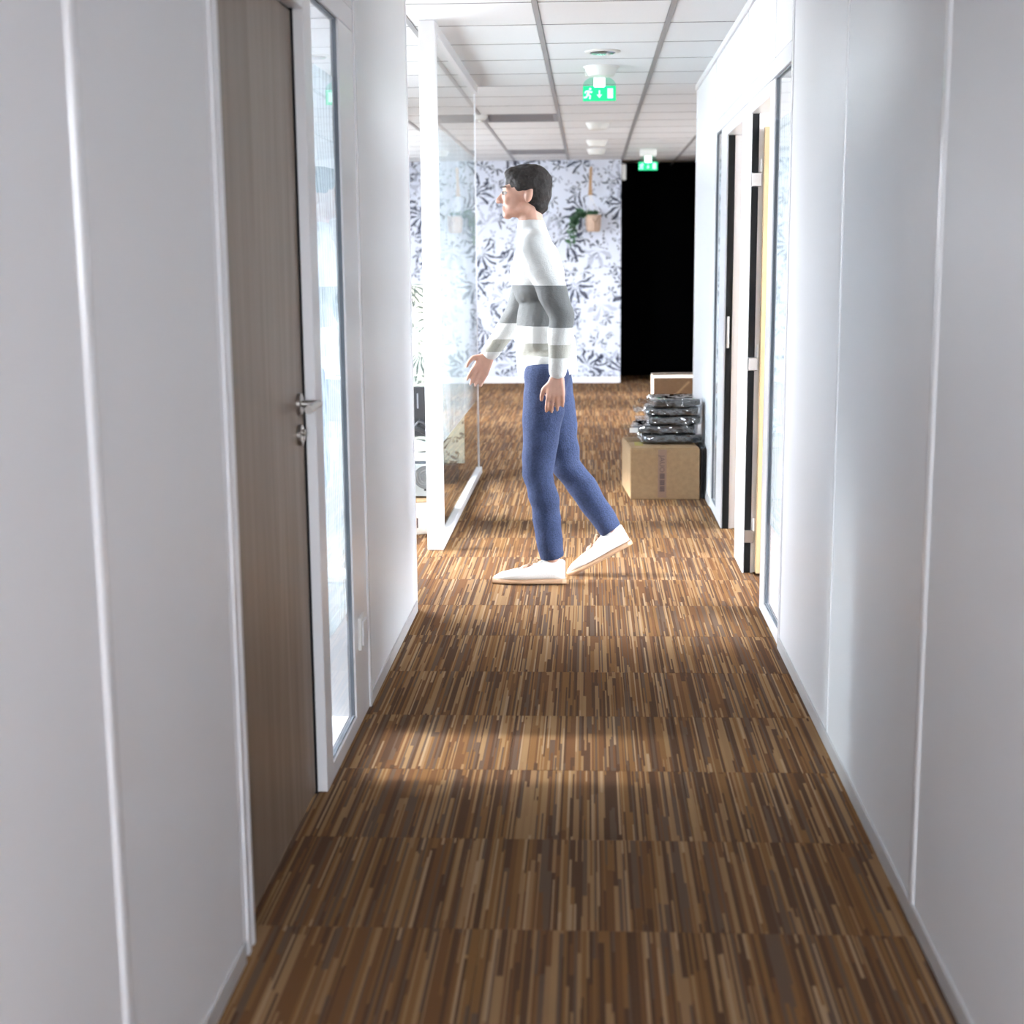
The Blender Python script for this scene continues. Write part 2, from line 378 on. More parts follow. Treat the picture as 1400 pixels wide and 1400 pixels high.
def remesh(name, bm, m, voxel, parent=None, smooth_it=6, fn=None):
    """fuse overlapping closed shapes into one continuous skin"""
    me = bpy.data.meshes.new('tmp'); bm.to_mesh(me); bm.free()
    o = bpy.data.objects.new('tmp', me); COL.objects.link(o)
    r = o.modifiers.new('r', 'REMESH'); r.mode = 'VOXEL'; r.voxel_size = voxel
    s = o.modifiers.new('s', 'SMOOTH'); s.factor = 0.5; s.iterations = smooth_it
    dg = bpy.context.evaluated_depsgraph_get(); dg.update()
    me2 = bpy.data.meshes.new_from_object(o.evaluated_get(dg))
    bpy.data.objects.remove(o); bpy.data.meshes.remove(me)
    b2 = bmesh.new(); b2.from_mesh(me2); bpy.data.meshes.remove(me2)
    if fn: fn(b2)
    return obj(name, b2, m, parent, smooth=True)

# ------------------------------------------------------------------ floor: slab + carpet tiles
floor = struct('floor', box(XO, XE, YB - 0.5, YK + 0.3, -0.25, -0.008), M_carpet)
tile_bm = box(-CT / 2 + 0.0004, CT / 2 - 0.0004, -CT / 2 + 0.0004, CT / 2 - 0.0004, -0.008, 0.0, bev=0.0012, seg=1)
first = None
def carpet_tile(cx, cy):
    global first
    if first is None:
        first = obj('carpet_tile', tile_bm, M_carpet, floor, world=False); o = first
    else:
        o = first.copy(); COL.objects.link(o)
    o.location = (cx, cy, 0)
x_first = -0.6656 - 0.01 + CT / 2
ntile = 0
for j in range(-9, 25):
    cy = CY0 + CT * (j + 0.5)
    for i in range(-4, 5):
        cx = x_first + CT * i
        if i < 0 and cy < 5.6: continue
        if i < -2 and cy < 6.4: continue
        if i > 2 and cy < 9.3: continue
        if i < -1 and 12.2 < cy: continue
        if i > 3 and 12.5 < cy: continue
        carpet_tile(cx, cy); ntile += 1
# carpet beyond the counted tiles (behind the camera, side rooms)
bmc = bm_new()
y_a = CY0 + CT * -9
add_box(bmc, x_first - CT / 2, x_first + CT * 2.5, YB, y_a - 0.001, -0.008, 0)
add_box(bmc, XR + 0.11, XE, YB, 9.3, -0.008, 0)
add_box(bmc, XO, x_first - CT * 4.5 - 0.001, 5.6, YW, -0.008, 0)
o = obj('carpet', bmc, M_carpet, floor); o['kind'] = 'stuff'
obj('vinyl', box(XO, XL - 0.09, 1.4, 5.5, -0.008, 0), M_vinyl, floor, )['label'] = 'pale grey vinyl floor of the side room'

# ------------------------------------------------------------------ ceiling
ceiling = struct('ceiling', box(XO, XE, YB - 0.5, YK + 0.3, H + 0.03, H + 0.2), M_ceil)
ct_bm = box(0.013, TM - 0.013, 0.004, TM - 0.004, 0.0, 0.02, bev=0.002, seg=1)
ctf = None
GR = {(-1, 7), (-1, 13)}
for j in range(-9, 16):
    for i in range(-4, 4):
        y0 = TY0 + TM * j; x0 = TX0 + TM * i
        if (i, j) in GR: continue
        if i >= 2 and y0 < 9.2: continue
        if i < -2 and y0 < 5.0: continue
        if y0 < 4.5 and not -1 <= i <= 1: continue
        if ctf is None: ctf = obj('ceiling_tile', ct_bm, M_ceil, ceiling, world=False); o = ctf
        else: o = ctf.copy(); COL.objects.link(o)
        o.location = (x0, y0, H)
for i in range(-4, 5):
    x = TX0 + TM * i
    ys = TY0 - TM * 9 if -1 <= i <= 1 else (5.62 if i < -1 else 9.2)
    obj('ceiling_runner', box(x - 0.012, x + 0.012, ys, YW if i < 2 else YK, H - 0.004, H + 0.01), M_runner, ceiling)
M_joint = mat('dark_ceiling_joint', (0.22, 0.22, 0.23), 0.8)
for j in range(-9, 17):
    y = TY0 + TM * j; xa = TX0 - TM * (4 if y > 5.6 else 1) + 0.013; xb = TX0 + TM * (4 if y > 9.1 else 2) - 0.013
    obj('cross_joint', box(xa, xb, y - 0.0035, y + 0.0035, H - 0.0012, H + 0.012), M_joint, ceiling)
# remaining plain plaster above side rooms and behind the camera
bmc = bm_new()
add_box(bmc, XL - T, XR + T, YB, TY0 - TM * 9, H, H + 0.03)
add_box(bmc, XR + T, XE, YB, 9.2, H, H + 0.03)
add_box(bmc, XO, XL - T, 1.4, 4.0, H, H + 0.03); add_box(bmc, XO, TX0 - TM * 4 - 0.013, 4.0, YW, H, H + 0.03)
obj('plain_ceiling_board', bmc, M_ceil, ceiling)

# ------------------------------------------------------------------ outer walls with windows
def outer_wall(name, x0, x1, y0, y1, wins, z0=0.85, z1=2.30):
    bm = bm_new(); y = y0
    for a, b in wins:
        add_box(bm, x0, x1, y, a, 0, H); add_box(bm, x0, x1, a, b, 0, z0); add_box(bm, x0, x1, a, b, z1, H); y = b
    add_box(bm, x0, x1, y, y1, 0, H)
    return struct(name, bm, M_wall)
WIN = 0
M_winglass = glass_mat('window_glass', (0.975, 0.98, 0.98), 0.8)
def window(x, y0, y1, z0, z1, inward):
    global WIN; WIN += 1
    root = struct_root('window_%d' % WIN)
    root.location = (x, (y0 + y1) / 2, z0)
    fw = 0.05
    bm = bm_new()
    add_box(bm, x - 0.03, x + 0.03, y0, y0 + fw, z0, z1); add_box(bm, x - 0.03, x + 0.03, y1 - fw, y1, z0, z1)
    add_box(bm, x - 0.03, x + 0.03, y0 + fw, y1 - fw, z0, z0 + fw); add_box(bm, x - 0.03, x + 0.03, y0 + fw, y1 - fw, z1 - fw, z1)
    ym = (y0 + y1) / 2; add_box(bm, x - 0.03, x + 0.03, ym - 0.03, ym + 0.03, z0 + fw, z1 - fw)
    obj('window_frame', bm, M_frame, root)
    obj('pane', box(x - 0.004, x + 0.004, y0 + fw, ym - 0.03, z0 + fw, z1 - fw), M_winglass, root)
    obj('pane', box(x - 0.004, x + 0.004, ym + 0.03, y1 - fw, z0 + fw, z1 - fw), M_winglass, root)
    portal('daylight_portal', (x - inward * 0.08, ym, (z0 + z1) / 2), y1 - y0, z1 - z0, (inward, 0, 0))
WL = [(2.9, 4.9), (6.1, 8.9), (12.2, 13.6), (14.6, 15.3)]
WR = [(-2.9, 2.2), (2.9, 6.4), (6.9, 9.0), (12.2, 13.2)]
outer_wall('wall_left_outer', XO - 0.2, XO, YB - 0.5, YK + 0.3, WL, 0.85, 2.44)
outer_wall('wall_right_outer', XE, XE + 0.2, YB - 0.5, YK + 0.3, WR, 0.25, 2.42)
for a, b in WL: window(XO - 0.1, a, b, 0.85, 2.44, 1)
for a, b in WR: window(XE + 0.1, a, b, 0.25, 2.42, -1)
bm = bm_new()
for a in ((XO, XL + 0.05, 0, H), (XR - 0.05, XE, 0, H), (XL + 0.05, XR - 0.05, 2.30, H), (XL + 0.05, XR - 0.05, 0, 1.00)): add_box(bm, a[0], a[1], YB - 0.2, YB, a[2], a[3])
struct('wall_behind', bm, M_wall)
WIN += 1; fill_window = struct_root('window_%d' % WIN); fill_window.location = (0, YB, 1.0); bm = bm_new(); x0, x1 = XL + 0.05, XR - 0.05  # added window, out of view behind the camera, to brighten the near walls
add_box(bm, x0, x0 + 0.06, YB - 0.13, YB - 0.07, 1.0, 2.3); add_box(bm, x1 - 0.06, x1, YB - 0.13, YB - 0.07, 1.0, 2.3); add_box(bm, x0 + 0.06, x1 - 0.06, YB - 0.13, YB - 0.07, 1.0, 1.06); add_box(bm, x0 + 0.06, x1 - 0.06, YB - 0.13, YB - 0.07, 2.24, 2.3)
obj('window_frame', bm, M_frame, fill_window); obj('pane', box(x0 + 0.06, x1 - 0.06, YB - 0.104, YB - 0.096, 1.06, 2.24), M_winglass, fill_window)
portal('daylight_portal', ((x0 + x1) / 2, YB - 0.18, 1.65), x1 - x0, 1.3, (0, 1, 0))
# partitions between the side rooms
struct('wall_side_room', box(XO, XL - T - 0.001, 1.3, 1.4, 0, H), M_wall)
struct('wall_return', box(XO, XL - T - 0.001, 5.5, 5.58, 0, H), M_wall)
struct('wall_right_room', box(XR + T + 0.001, XE, 2.5, 2.58, 0, H), M_wall)
struct('wall_between_rooms', box(XR + T + 0.001, XE, 6.58, 6.66, 0, H), M_wall)
struct('wall_room_end', box(XR + T + 0.001, XE, 9.44, 9.52, 0, H), M_wall)
# end: wallpapered wall and black recess
wp = struct('wall_wallpapered', box(XO, 0.384, YW, YW + 0.10, 0, H + 0.03), M_wallpaper)
obj('baseboard', box(XO, 0.384, YW - 0.012, YW, 0, 0.07), M_frame, wp)
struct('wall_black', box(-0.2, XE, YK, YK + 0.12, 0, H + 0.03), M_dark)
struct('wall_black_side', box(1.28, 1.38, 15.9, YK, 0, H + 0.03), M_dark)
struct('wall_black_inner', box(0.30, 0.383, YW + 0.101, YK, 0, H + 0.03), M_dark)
struct('wall_far_right', box(1.38, XE, 15.9, 16.0, 0, H + 0.03), M_wall)

# ------------------------------------------------------------------ corridor partitions
def wall_root(name, x):
    r = struct_root(name); r.location = (x, 0, 0); return r
wl = wall_root('wall_left', XL); wr = wall_root('wall_right', XR)
def panel(root, side, y0, y1, z0=0.0, z1=H):
    x0, x1 = (XL - T, XL) if side < 0 else (XR, XR + T)
    return obj('wall_panel', box(x0, x1, y0, y1, z0, z1, bev=0.002, seg=1), M_wall, root)
def strip(root, side, y, wd=0.036, z0=0.0, z1=H, proud=0.008):
    """half-round joint cover running from floor to ceiling"""
    xs = XL if side < 0 else XR; s = 1 if side < 0 else -1; pts = []
    for k in range(9):
        a = PI * k / 8; pts.append((xs + s * (proud * math.sin(a) ** 0.6 - 0.002), y - wd / 2 * math.cos(a), z0))
    return obj('joint_strip', add_poly(bm_new(), pts, (0, 0, z1 - z0)), M_strip, root, smooth=False)
def skirt(name, side, spans):
    xs = XL if side < 0 else XR; s = 1 if side < 0 else -1; bm = bm_new()
    for a, b in spans: add_box(bm, min(xs, xs + s * 0.006), max(xs, xs + s * 0.006), a, b, 0.0, 0.045, bev=0.0015, seg=1)
    return struct(name, bm, M_skirt)
# left: panels, door, glazing, panel
ys = [YB, -1.1, -0.1, 0.93, 1.95, 2.67]
for a, b in zip(ys, ys[1:]): panel(wl, -1, a + 0.001, b - 0.001)
for y in (-1.1, -0.1, 0.93, 1.965): strip(wl, -1, y)
panel(wl, -1, 2.672, 4.355, 2.12, H)
panel(wl, -1, 4.365, 5.608)
strip(wl, -1, 4.36, 0.03)
obj('wall_end_cover', box(XL - T - 0.006, XL + 0.004, 5.600, 5.618, 0, H, bev=0.003), M_frame, wl)
skirt('baseboard_left', -1, [(YB, 2.66), (4.37, 5.60)])
# right: panels with an opening behind the camera, glazing, two doors, glazing, panel
for a, b in ((YB, -2.6), (0.15, 0.7), (0.7, 1.8), (1.8, 2.9), (2.9, 4.01), (4.01, 5.06)): panel(wr, 1, a + 0.001, b - 0.001)
panel(wr, 1, -2.599, 0.149, 2.2, H)
for y in (-2.6, 0.15, 0.7, 1.8, 2.90): strip(wr, 1, y)
strip(wr, 1, 4.01, 0.022, proud=0.006); strip(wr, 1, 5.075, 0.03)
for a, b in ((5.09, 5.56), (5.56, 6.52), (6.52, 7.62), (7.62, 8.10)): panel(wr, 1, a + 0.002, b - 0.002, 2.125, H)
for y in (5.56, 6.52, 7.62): strip(wr, 1, y, 0.014, 2.125, H, proud=0.004)
panel(wr, 1, 8.11, 9.50); strip(wr, 1, 8.10, 0.02, proud=0.005)
obj('wall_end_cover', box(XR - 0.004, XR + T + 0.006, 9.497, 9.525, 0, H, bev=0.003), M_frame, wr)
obj('ceiling_trim', box(XR - 0.012, XR, 5.0, 9.52, H - 0.035, H, bev=0.002, seg=1), M_frame, wr)
skirt('baseboard_right', 1, [(YB, -2.6), (0.15, 5.06), (8.11, 9.49)])

# ---- glazed bays (windows of the corridor partition)
def bay(side, y0, y1, g0, g1, ztop, label_film, film=(0.37, 1.90)):
    """white frame around one tall fixed pane with a frosted film"""
    global WIN; WIN += 1
    xs = XL if side < 0 else XR
    x0, x1 = (XL - T, XL) if side < 0 else (XR, XR + T)
    r = struct_root('window_%d' % WIN); r.location = (xs, (y0 + y1) / 2, 0)
    bm = bm_new()
    add_box(bm, x0, x1, y0, g0, 0, ztop, bev=0.002, seg=1); add_box(bm, x0, x1, g1, y1, 0, ztop, bev=0.002, seg=1)
    add_box(bm, x0, x1, g0, g1, 0, 0.048, bev=0.002, seg=1)
    obj('window_frame', bm, M_frame, r)
    gx = xs - 0.014 if side < 0 else xs + 0.014; s = -1 if side < 0 else 1
    bm = bm_new(); e = 0.005
    for (a, b, c, d) in ((g0, g0 + e, 0.048, ztop), (g1 - e, g1, 0.048, ztop), (g0 + e, g1 - e, 0.048, 0.048 + e), (g0 + e, g1 - e, ztop - e, ztop)):
        add_box(bm, gx - 0.008, gx + 0.008, a, b, c, d)
    obj('gasket', bm, M_gasket, r)
    obj('pane', box(gx - 0.003, gx + 0.003, g0 + e, g1 - e, 0.048 + e, ztop - e), M_glass, r)
    fx = gx + s * 0.006
    f = obj('frosted_film', box(fx - 0.0006, fx + 0.0006, g0 + e, g1 - e, film[0], film[1]), M_film, r); f['label'] = label_film
    return r
bay(-1, 3.605, 4.352, 3.70, 4.10, 2.056, 'frosted film with dark-tinted palm fronds on the left glass')
bay(1, 5.09, 5.69, 5.105, 5.552, 2.052, 'bright frosted film on the near right glass')
bay(1, 7.43, 8.095, 7.735, 8.07, 2.056, 'frosted film with fronds on the far right glass')
def header(root, side, y0, y1, z0, z1):
    x0, x1 = (XL - T, XL) if side < 0 else (XR, XR + T)
    return obj('header_rail', box(x0, x1, y0, y1, z0, z1, bev=0.002, seg=1), M_header, root)
header(wl, -1, 2.672, 4.352, 2.057, 2.119); header(wr, 1, 5.09, 8.095, 2.057, 2.124)

# ---- left door
d1 = struct_root('door_1', 'closed taupe oak door in the left wall'); d1.location = (XL, 3.2, 0)
bm = bm_new()
add_box(bm, XL - T, XL, 2.672, 2.76, 0, 2.056, bev=0.003, seg=2)
add_box(bm, XL, XL + 0.004, 2.690, 2.712, 0, 2.056, bev=0.0015, seg=1); add_box(bm, XL, XL + 0.003, 2.735, 2.752, 0, 2.056, bev=0.001, seg=1)
add_box(bm, XL - T, XL, 2.76, 3.604, 2.0, 2.056, bev=0.002, seg=1)
obj('door_frame', bm, M_frame, d1)
lf = obj('door_leaf', box(XL - 0.07, XL - 0.030, 2.765, 3.592, 0.006, 1.994, bev=0.001, seg=1), M_oak, d1)
bm = bm_new(); add_box(bm, XL - 0.075, XL - 0.026, 3.593, 3.6035, 0, 2.0); add_box(bm, XL - 0.075, XL - 0.034, 2.7605, 2.7645, 0, 2.0); add_box(bm, XL - 0.075, XL - 0.034, 2.765, 3.593, 1.9945, 2.0)
obj('seal', bm, M_black, d1)
hx, hy, hz = XL - 0.030, 3.535, 1.045
bm = bm_new(); add_lathe(bm, (hx, hy, hz), [(0.0265, 0.0), (0.0265, 0.008), (0.024, 0.010)], 28, 'X')
hd = obj('door_handle', bm, M_steel, lf, smooth=False); hd['label'] = 'brushed steel lever handle'
bm = bm_new(); add_tube(bm, [(hx + 0.008, hy, hz), (hx + 0.058, hy, hz)], 0.0095, 18); add_tube(bm, [(hx + 0.050, hy + 0.010, hz), (hx + 0.050, hy - 0.125, hz - 0.002)], 0.0098, 18)
merge_me = bmesh.new(); merge_me.from_mesh(hd.data); bmesh.ops.translate(bm, verts=bm.verts, vec=-rootloc(lf)); merge(merge_me, bm); merge_me.to_mesh(hd.data); merge_me.free()
bm = bm_new(); add_lathe(bm, (hx, hy - 0.004, hz - 0.078), [(0.0265, 0.0), (0.0265, 0.008), (0.024, 0.010)], 28, 'X'); add_lathe(bm, (hx + 0.010, hy - 0.004, hz - 0.072), [(0.009, 0.0), (0.009, 0.006), (0.004, 0.007)], 16, 'X'); add_box(bm, hx + 0.008, hx + 0.015, hy - 0.009, hy + 0.001, hz - 0.092, hz - 0.072, bev=0.001, seg=1)
k = obj('lock_rosette', bm, M_steel, lf); k['label'] = 'round steel key rosette'

# ---- right near door, open into the room
d2 = struct_root('door_2', 'pale oak door standing open in the right wall'); d2.location = (XR, 6.0, 0)
bm = bm_new()
add_box(bm, XR, XR + T, 6.36, 6.70, 0, 2.056, bev=0.002, seg=1)
add_box(bm, XR, XR + T, 5.691, 6.359, 2.0, 2.056, bev=0.002, seg=1)
obj('door_frame', bm, M_frame, d2)
obj('frame_edge', box(XR + 0.0005, XR + 0.006, 6.345, 6.3595, 0, 2.0), M_frame, d2)
lf2 = obj('door_leaf', box(0.772, 1.43, 6.300, 6.340, 0.006, 1.94, bev=0.001, seg=1), M_pale, d2)
for z0, z1 in ((0.0, 0.135), (0.195, 0.905), (0.965, 1.695), (1.755, 1.998)):
    obj('seal', box(XR + 0.008, 0.752, 6.346, 6.3595, z0, z1), M_black, d2)
for z in (0.165, 0.935, 1.725):
    h = obj('hinge', box(XR + 0.008, 0.765, 6.344, 6.3595, z - 0.028, z + 0.028, bev=0.002, seg=1), M_steel, d2)
    bm = add_tube(bm_new(), [(0.766, 6.338, z + 0.03), (0.766, 6.338, z + 0.085)], 0.0065, 12); k = obj('hinge_knuckle', bm, M_frame, h)
obj('frame_stop', box(0.753, 0.7645, 6.352, 6.3595, 0, 2.0), M_frame, d2)
# ---- right far doorway
d3 = struct_root('door_3', 'open doorway further along the right wall'); d3.location = (XR, 7.05, 0)
obj('door_frame', box(XR, XR + T, 6.701, 7.429, 2.0, 2.056, bev=0.002, seg=1), M_frame, d3)
obj('seal', box(XR + 0.008, 0.757, 7.417, 7.4295, 0, 1.998), M_black, d3)
obj('frame_stop', box(0.758, 0.775, 7.421, 7.4295, 0, 1.998), M_frame, d3)
obj('strike_plate', box(XR + 0.014, 0.742, 7.414, 7.417, 0.94, 1.10, bev=0.001, seg=1), M_steel, d3)
obj('door_leaf', box(0.80, 0.84, 6.03, 6.70, 0.006, 1.94, bev=0.001, seg=1) if False else box(0.812, 1.48, 6.668, 6.706, 0.006, 1.94, bev=0.001, seg=1), M_pale, d3)

# ------------------------------------------------------------------ glass partition (left, beyond the opening)
GX = -0.68
gp = thing('glass_partition', 'white-framed glass partition with frosted film beyond the left opening', 'partition', (GX, 6.85, 0))
obj('post', box(-0.757, GX, 6.832, 6.905, 0, H, bev=0.004), M_frame, gp)
obj('bottom_rail', box(-0.722, GX, 6.905, 9.40, 0, 0.042, bev=0.003, seg=1), M_frame, gp)
obj('top_rail', box(-0.722, GX, 6.905, 9.40, 2.43, H, bev=0.003, seg=1), M_frame, gp)
obj('pane', box(-0.704, -0.698, 6.906, 9.36, 0.042, 2.43), M_glass, gp)
obj('end_profile', box(-0.707, -0.695, 9.36, 9.375, 0.042, 2.43), M_header, gp)
f = obj('frosted_film', box(-0.7065, -0.7053, 6.906, 9.33, 0.49, 2.03), M_film, gp); f['label'] = 'frosted film with dark-tinted palm fronds'

# ------------------------------------------------------------------ ceiling fittings
for n_, (i, j) in enumerate(sorted(GR)):
    x0, y0 = TX0 + TM * i, TY0 + TM * j
    g = thing('air_grille', ('grey slatted ceiling grille nearer the camera, left of the centre line' if n_ == 0 else 'grey slatted ceiling grille close to the wallpapered wall'), 'grille', (x0 + 0.3, y0 + 0.3, H), 'ceiling grilles')
    bm = bm_new(); e = 0.03
    for (a, b, c, d) in ((x0 + .013, x0 + .587, y0 + .003, y0 + e), (x0 + .013, x0 + .587, y0 + .6 - e, y0 + .597), (x0 + .013, x0 + .013 + e, y0 + e, y0 + .6 - e), (x0 + .587 - e, x0 + .587, y0 + e, y0 + .6 - e)):
        add_box(bm, a, b, c, d, H - 0.004, H + 0.018)
    obj('frame', bm, M_grille, g)
    obj('backing', box(x0 + .013, x0 + .587, y0 + .003, y0 + .597, H + 0.020, H + 0.028), M_grille, g)
    for k in range(9):
        yy = y0 + 0.05 + k * 0.0625
        b = bm_new(); add_poly(b, [(x0 + .043, yy, H + 0.018), (x0 + .043, yy + 0.03, H), (x0 + .043, yy + 0.034, H + 0.002), (x0 + .043, yy + 0.004, H + 0.019)], (0.514, 0, 0)); obj('slat', b, M_grille, g)

dl = thing('recessed_downlight', 'round recessed downlight nearest the camera, bright ring in ceiling', 'downlight', (0.098, 7.94, H))
bm = bm_new(); cx, cy = 0.098, 7.94
add_lathe(bm, (cx, cy, H), [(0.070, 0.0), (0.095, 0.0), (0.095, -0.004), (0.078, -0.009), (0.070, -0.008)], 36); obj('trim_ring', bm, M_white_plastic, dl)
bm = bm_new(); add_lathe(bm, (cx, cy, H), [(0.0695, -0.0075), (0.06, -0.0125), (0.03, -0.015), (0.012, -0.0155)], 32); obj('reflector', bm, M_chrome, dl)
bm = bm_new(); add_ell(bm, (cx + 0.03, cy - 0.01, H - 0.017), (0.012, 0.012, 0.006)); obj('lamp_capsule', bm, M_lens, dl, smooth=True)
cone_first = None
for n_, (y, lab) in enumerate(((8.56, 'tapered ceiling light just in front of the nearer exit sign'), (12.03, 'tapered ceiling light second from the camera'), (13.78, 'tapered ceiling light third from the camera'), (14.87, 'tapered ceiling light nearest the wallpapered wall'))):
    if cone_first is None:
        c0 = thing('ceiling_light', lab, 'ceiling light', (0.097, y, H), 'tapered corridor ceiling lights')
        bm = bm_new(); add_lathe(bm, (0.097, y, H), [(0.105, 0.0), (0.105, -0.006), (0.098, -0.008), (0.098, -0.002)], 32); a1 = obj('rim', bm, M_white_plastic, c0)
        bm = bm_new(); add_lathe(bm, (0.097, y, H), [(0.097, -0.004), (0.084, -0.034), (0.072, -0.052), (0.060, -0.056)], 32); a2 = obj('diffuser', bm, M_lens, c0, smooth=False)
        cone_first = (c0, [a1, a2])
    else:
        r, ch = cone_first; c = r.copy(); COL.objects.link(c); c.location = (0.097, y, H); c['label'] = lab
        for a in ch: q = a.copy(); COL.objects.link(q); q.parent = c

def exit_sign(cx, y, zc, lab):
    """ceiling-mounted running-man sign: housing, lit lamp, clear carrier and green panel"""
    s = thing('exit_sign', lab, 'exit sign', (cx, y, H), 'green exit signs')
    zt = zc + 0.043; zb = zc - 0.043; hw = 0.097
    obj('housing', box(cx - 0.085, cx + 0.085, y - 0.02, y + 0.06, zt + 0.055, H, bev=0.006), M_white_plastic, s)
    bm = bm_new(); pts = [(cx - hw, y - 0.002, zt), (cx + hw, y - 0.002, zt)] + [(cx + hw * math.cos(a), y - 0.002, zt + 0.002 + 0.056 * math.sin(a)) for a in [PI * k / 12 for k in range(1, 12)]]
    add_poly(bm, pts, (0, 0.006, 0)); obj('carrier', bm, M_exit_arc, s)
    obj('lamp', box(cx - 0.031, cx + 0.031, y - 0.012, y - 0.003, zt - 0.006, zt + 0.050, bev=0.004), M_led, s)['label'] = 'lit white-green lamp'
    p = obj('green_panel', box(cx - hw, cx + hw, y - 0.003, y + 0.003, zb, zt, bev=0.001, seg=1), M_exit, s); p['label'] = 'lit green panel'
    yf = y - 0.005
    bm = bm_new()      # running man
    mx, mz = cx - 0.066, zc
    def limb(pts, w=0.0055):
        for a, b in zip(pts, pts[1:]):
            a, b = Vector((a[0], a[1])), Vector((b[0], b[1])); d = (b - a).normalized(); n = Vector((-d.y, d.x)) * w; a2, b2 = a - d * w * .5, b + d * w * .5
            add_poly(bm, [(mx + q.x, yf, mz + q.y) for q in (a2 + n, a2 - n, b2 - n, b2 + n)], (0, 0.0018, 0))
    add_lathe(bm, (mx + 0.012, yf, mz + 0.026), [(0.007, 0.0), (0.007, 0.0018)], 14, 'Y')
    limb([(0.004, 0.014), (-0.003, -0.006)], 0.0075)
    limb([(0.006, 0.014), (0.019, 0.006), (0.022, 0.012)], 0.0035); limb([(0.002, 0.015), (-0.012, 0.014), (-0.018, 0.004)], 0.0035)
    limb([(-0.002, -0.006), (0.012, -0.012), (0.010, -0.029)], 0.0045); limb([(-0.003, -0.006), (-0.010, -0.020), (-0.024, -0.022)], 0.0045)
    obj('running_man_pictogram', bm, M_pict, s)
    bm = bm_new()      # arrow pointing down
    add_poly(bm, [(cx - 0.004, yf, zc + 0.018), (cx + 0.004, yf, zc + 0.018), (cx + 0.004, yf, zc - 0.008), (cx - 0.004, yf, zc - 0.008)], (0, 0.0018, 0))
    add_poly(bm, [(cx - 0.016, yf, zc - 0.006), (cx + 0.016, yf, zc - 0.006), (cx, yf, zc - 0.026)], (0, 0.0018, 0))
    obj('arrow_pictogram', bm, M_pict, s)
    obj('door_pictogram', box(cx + 0.047, cx + 0.080, yf, yf + 0.0018, zc - 0.028, zc + 0.029), M_pict, s)
    return s
exit_sign(0.087, 8.75, 2.353, 'lit green exit sign with running man over the corridor, larger and nearer')
exit_sign(0.6235, 15.0, 2.318, 'smaller lit green exit sign in front of the black recess')
det = thing('ceiling_detector', 'small white ceiling detector beside the nearer grille', 'detector', (-0.80, 11.25, H))
bm = bm_new(); add_lathe(bm, (-0.80, 11.25, H), [(0.055, 0), (0.055, -0.015), (0.042, -0.035), (0.02, -0.04)], 24); obj('body', bm, M_white_plastic, det)
bm = bm_new(); add_lathe(bm, (-0.80, 11.25, H - 0.04), [(0.018, 0), (0.016, -0.012)], 16); obj('sensor', bm, M_lens, det)

sr = thing('wall_sounder', 'white rounded alarm box at the top edge of the wallpapered wall', 'alarm', (0.384, 16.47, 2.34))
bm = bm_new(); add_box(bm, 0.384, 0.395, 16.425, 16.515, 2.26, 2.43, bev=0.004); obj('back_plate', bm, M_white_plastic, sr)
bm = bm_new(); add_box(bm, 0.394, 0.440, 16.43, 16.51, 2.255, 2.435, bev=0.02, seg=4); obj('cover', bm, M_white_plastic, sr, smooth=True)

sk = thing('wall_socket', 'small white wall socket low on the left wall beside the glass', 'socket', (XL, 4.20, 0.29))
obj('back_box', box(XL, XL + 0.010, 4.16, 4.245, 0.235, 0.335, bev=0.002), M_white_plastic, sk)
bm = bm_new(); add_box(bm, XL + 0.010, XL + 0.016, 4.17, 4.235, 0.247, 0.323, bev=0.003); obj('face_plate', bm, M_frame, sk)

# ------------------------------------------------------------------ hanging planter in front of the wallpaper
PY = 16.27; px_, pz = 0.072, 1.69
pl = thing('hanging_planter', 'beige pot of trailing green leaves hanging on the wallpapered wall', 'planter', (px_, PY, pz))
M_pot = speckle(mat('pinkish_beige_paper_pot', (0.52, 0.37, 0.28), 0.7), 14, 0.12, 0.2)
M_pot_d = mat('brown_pot_crease', (0.24, 0.14, 0.09), 0.7)
M_strap = speckle(mat('tan_leather_strap', (0.42, 0.26, 0.14), 0.6), 40, 0.15, 0.1)
M_leaf = mat('dark_green_leaf', (0.035, 0.10, 0.045), 0.5); M_leaf2 = mat('grey_green_leaf', (0.12, 0.20, 0.14), 0.5)
bm = bm_new(); add_lathe(bm, (px_, PY, pz), [(0.062, 0.0), (0.078, 0.02), (0.086, 0.09), (0.090, 0.185), (0.084, 0.185), (0.080, 0.16)], 24)
pot = obj('pot', bm, M_pot, pl, smooth=True)
bm = bm_new()
for sgn in (-1, 1): add_tube(bm, [(px_ + 0.022 + sgn * 0.045, PY - 0.078, pz + 0.175), (px_ + 0.022 + sgn * 0.020, PY - 0.090, pz + 0.13), (px_ + 0.022, PY - 0.090, pz + 0.095), (px_ + 0.022, PY - 0.080, pz + 0.01)], 0.004, 6)
obj('crease', bm, M_pot_d, pot)
bm = bm_new(); add_poly(bm, [(0.030, PY + 0.02, 2.38), (0.062, PY + 0.02, 2.40), (0.056, PY + 0.02, 2.22), (0.062, PY + 0.02, 2.09), (0.015, PY + 0.02, 2.09), (0.024, PY + 0.02, 2.22)], (0, 0.012, 0)); obj('strap', bm, M_strap, pl)
bm = bm_new(); add_tube(bm, [(0.045, YW, 2.39), (0.045, PY + 0.01, 2.395)], 0.008, 10); obj('hook', bm, M_strap, pl)
for sgn, dy in ((-1, -0.03), (1, -0.03), (-0.3, 0.05), (0.5, 0.05)):
    bm = add_tube(bm_new(), [(0.04, PY + 0.02, 2.09), (px_ + sgn * 0.075, PY + dy, pz + 0.185)], 0.0035, 6); obj('cord', bm, M_cable_w, pl)
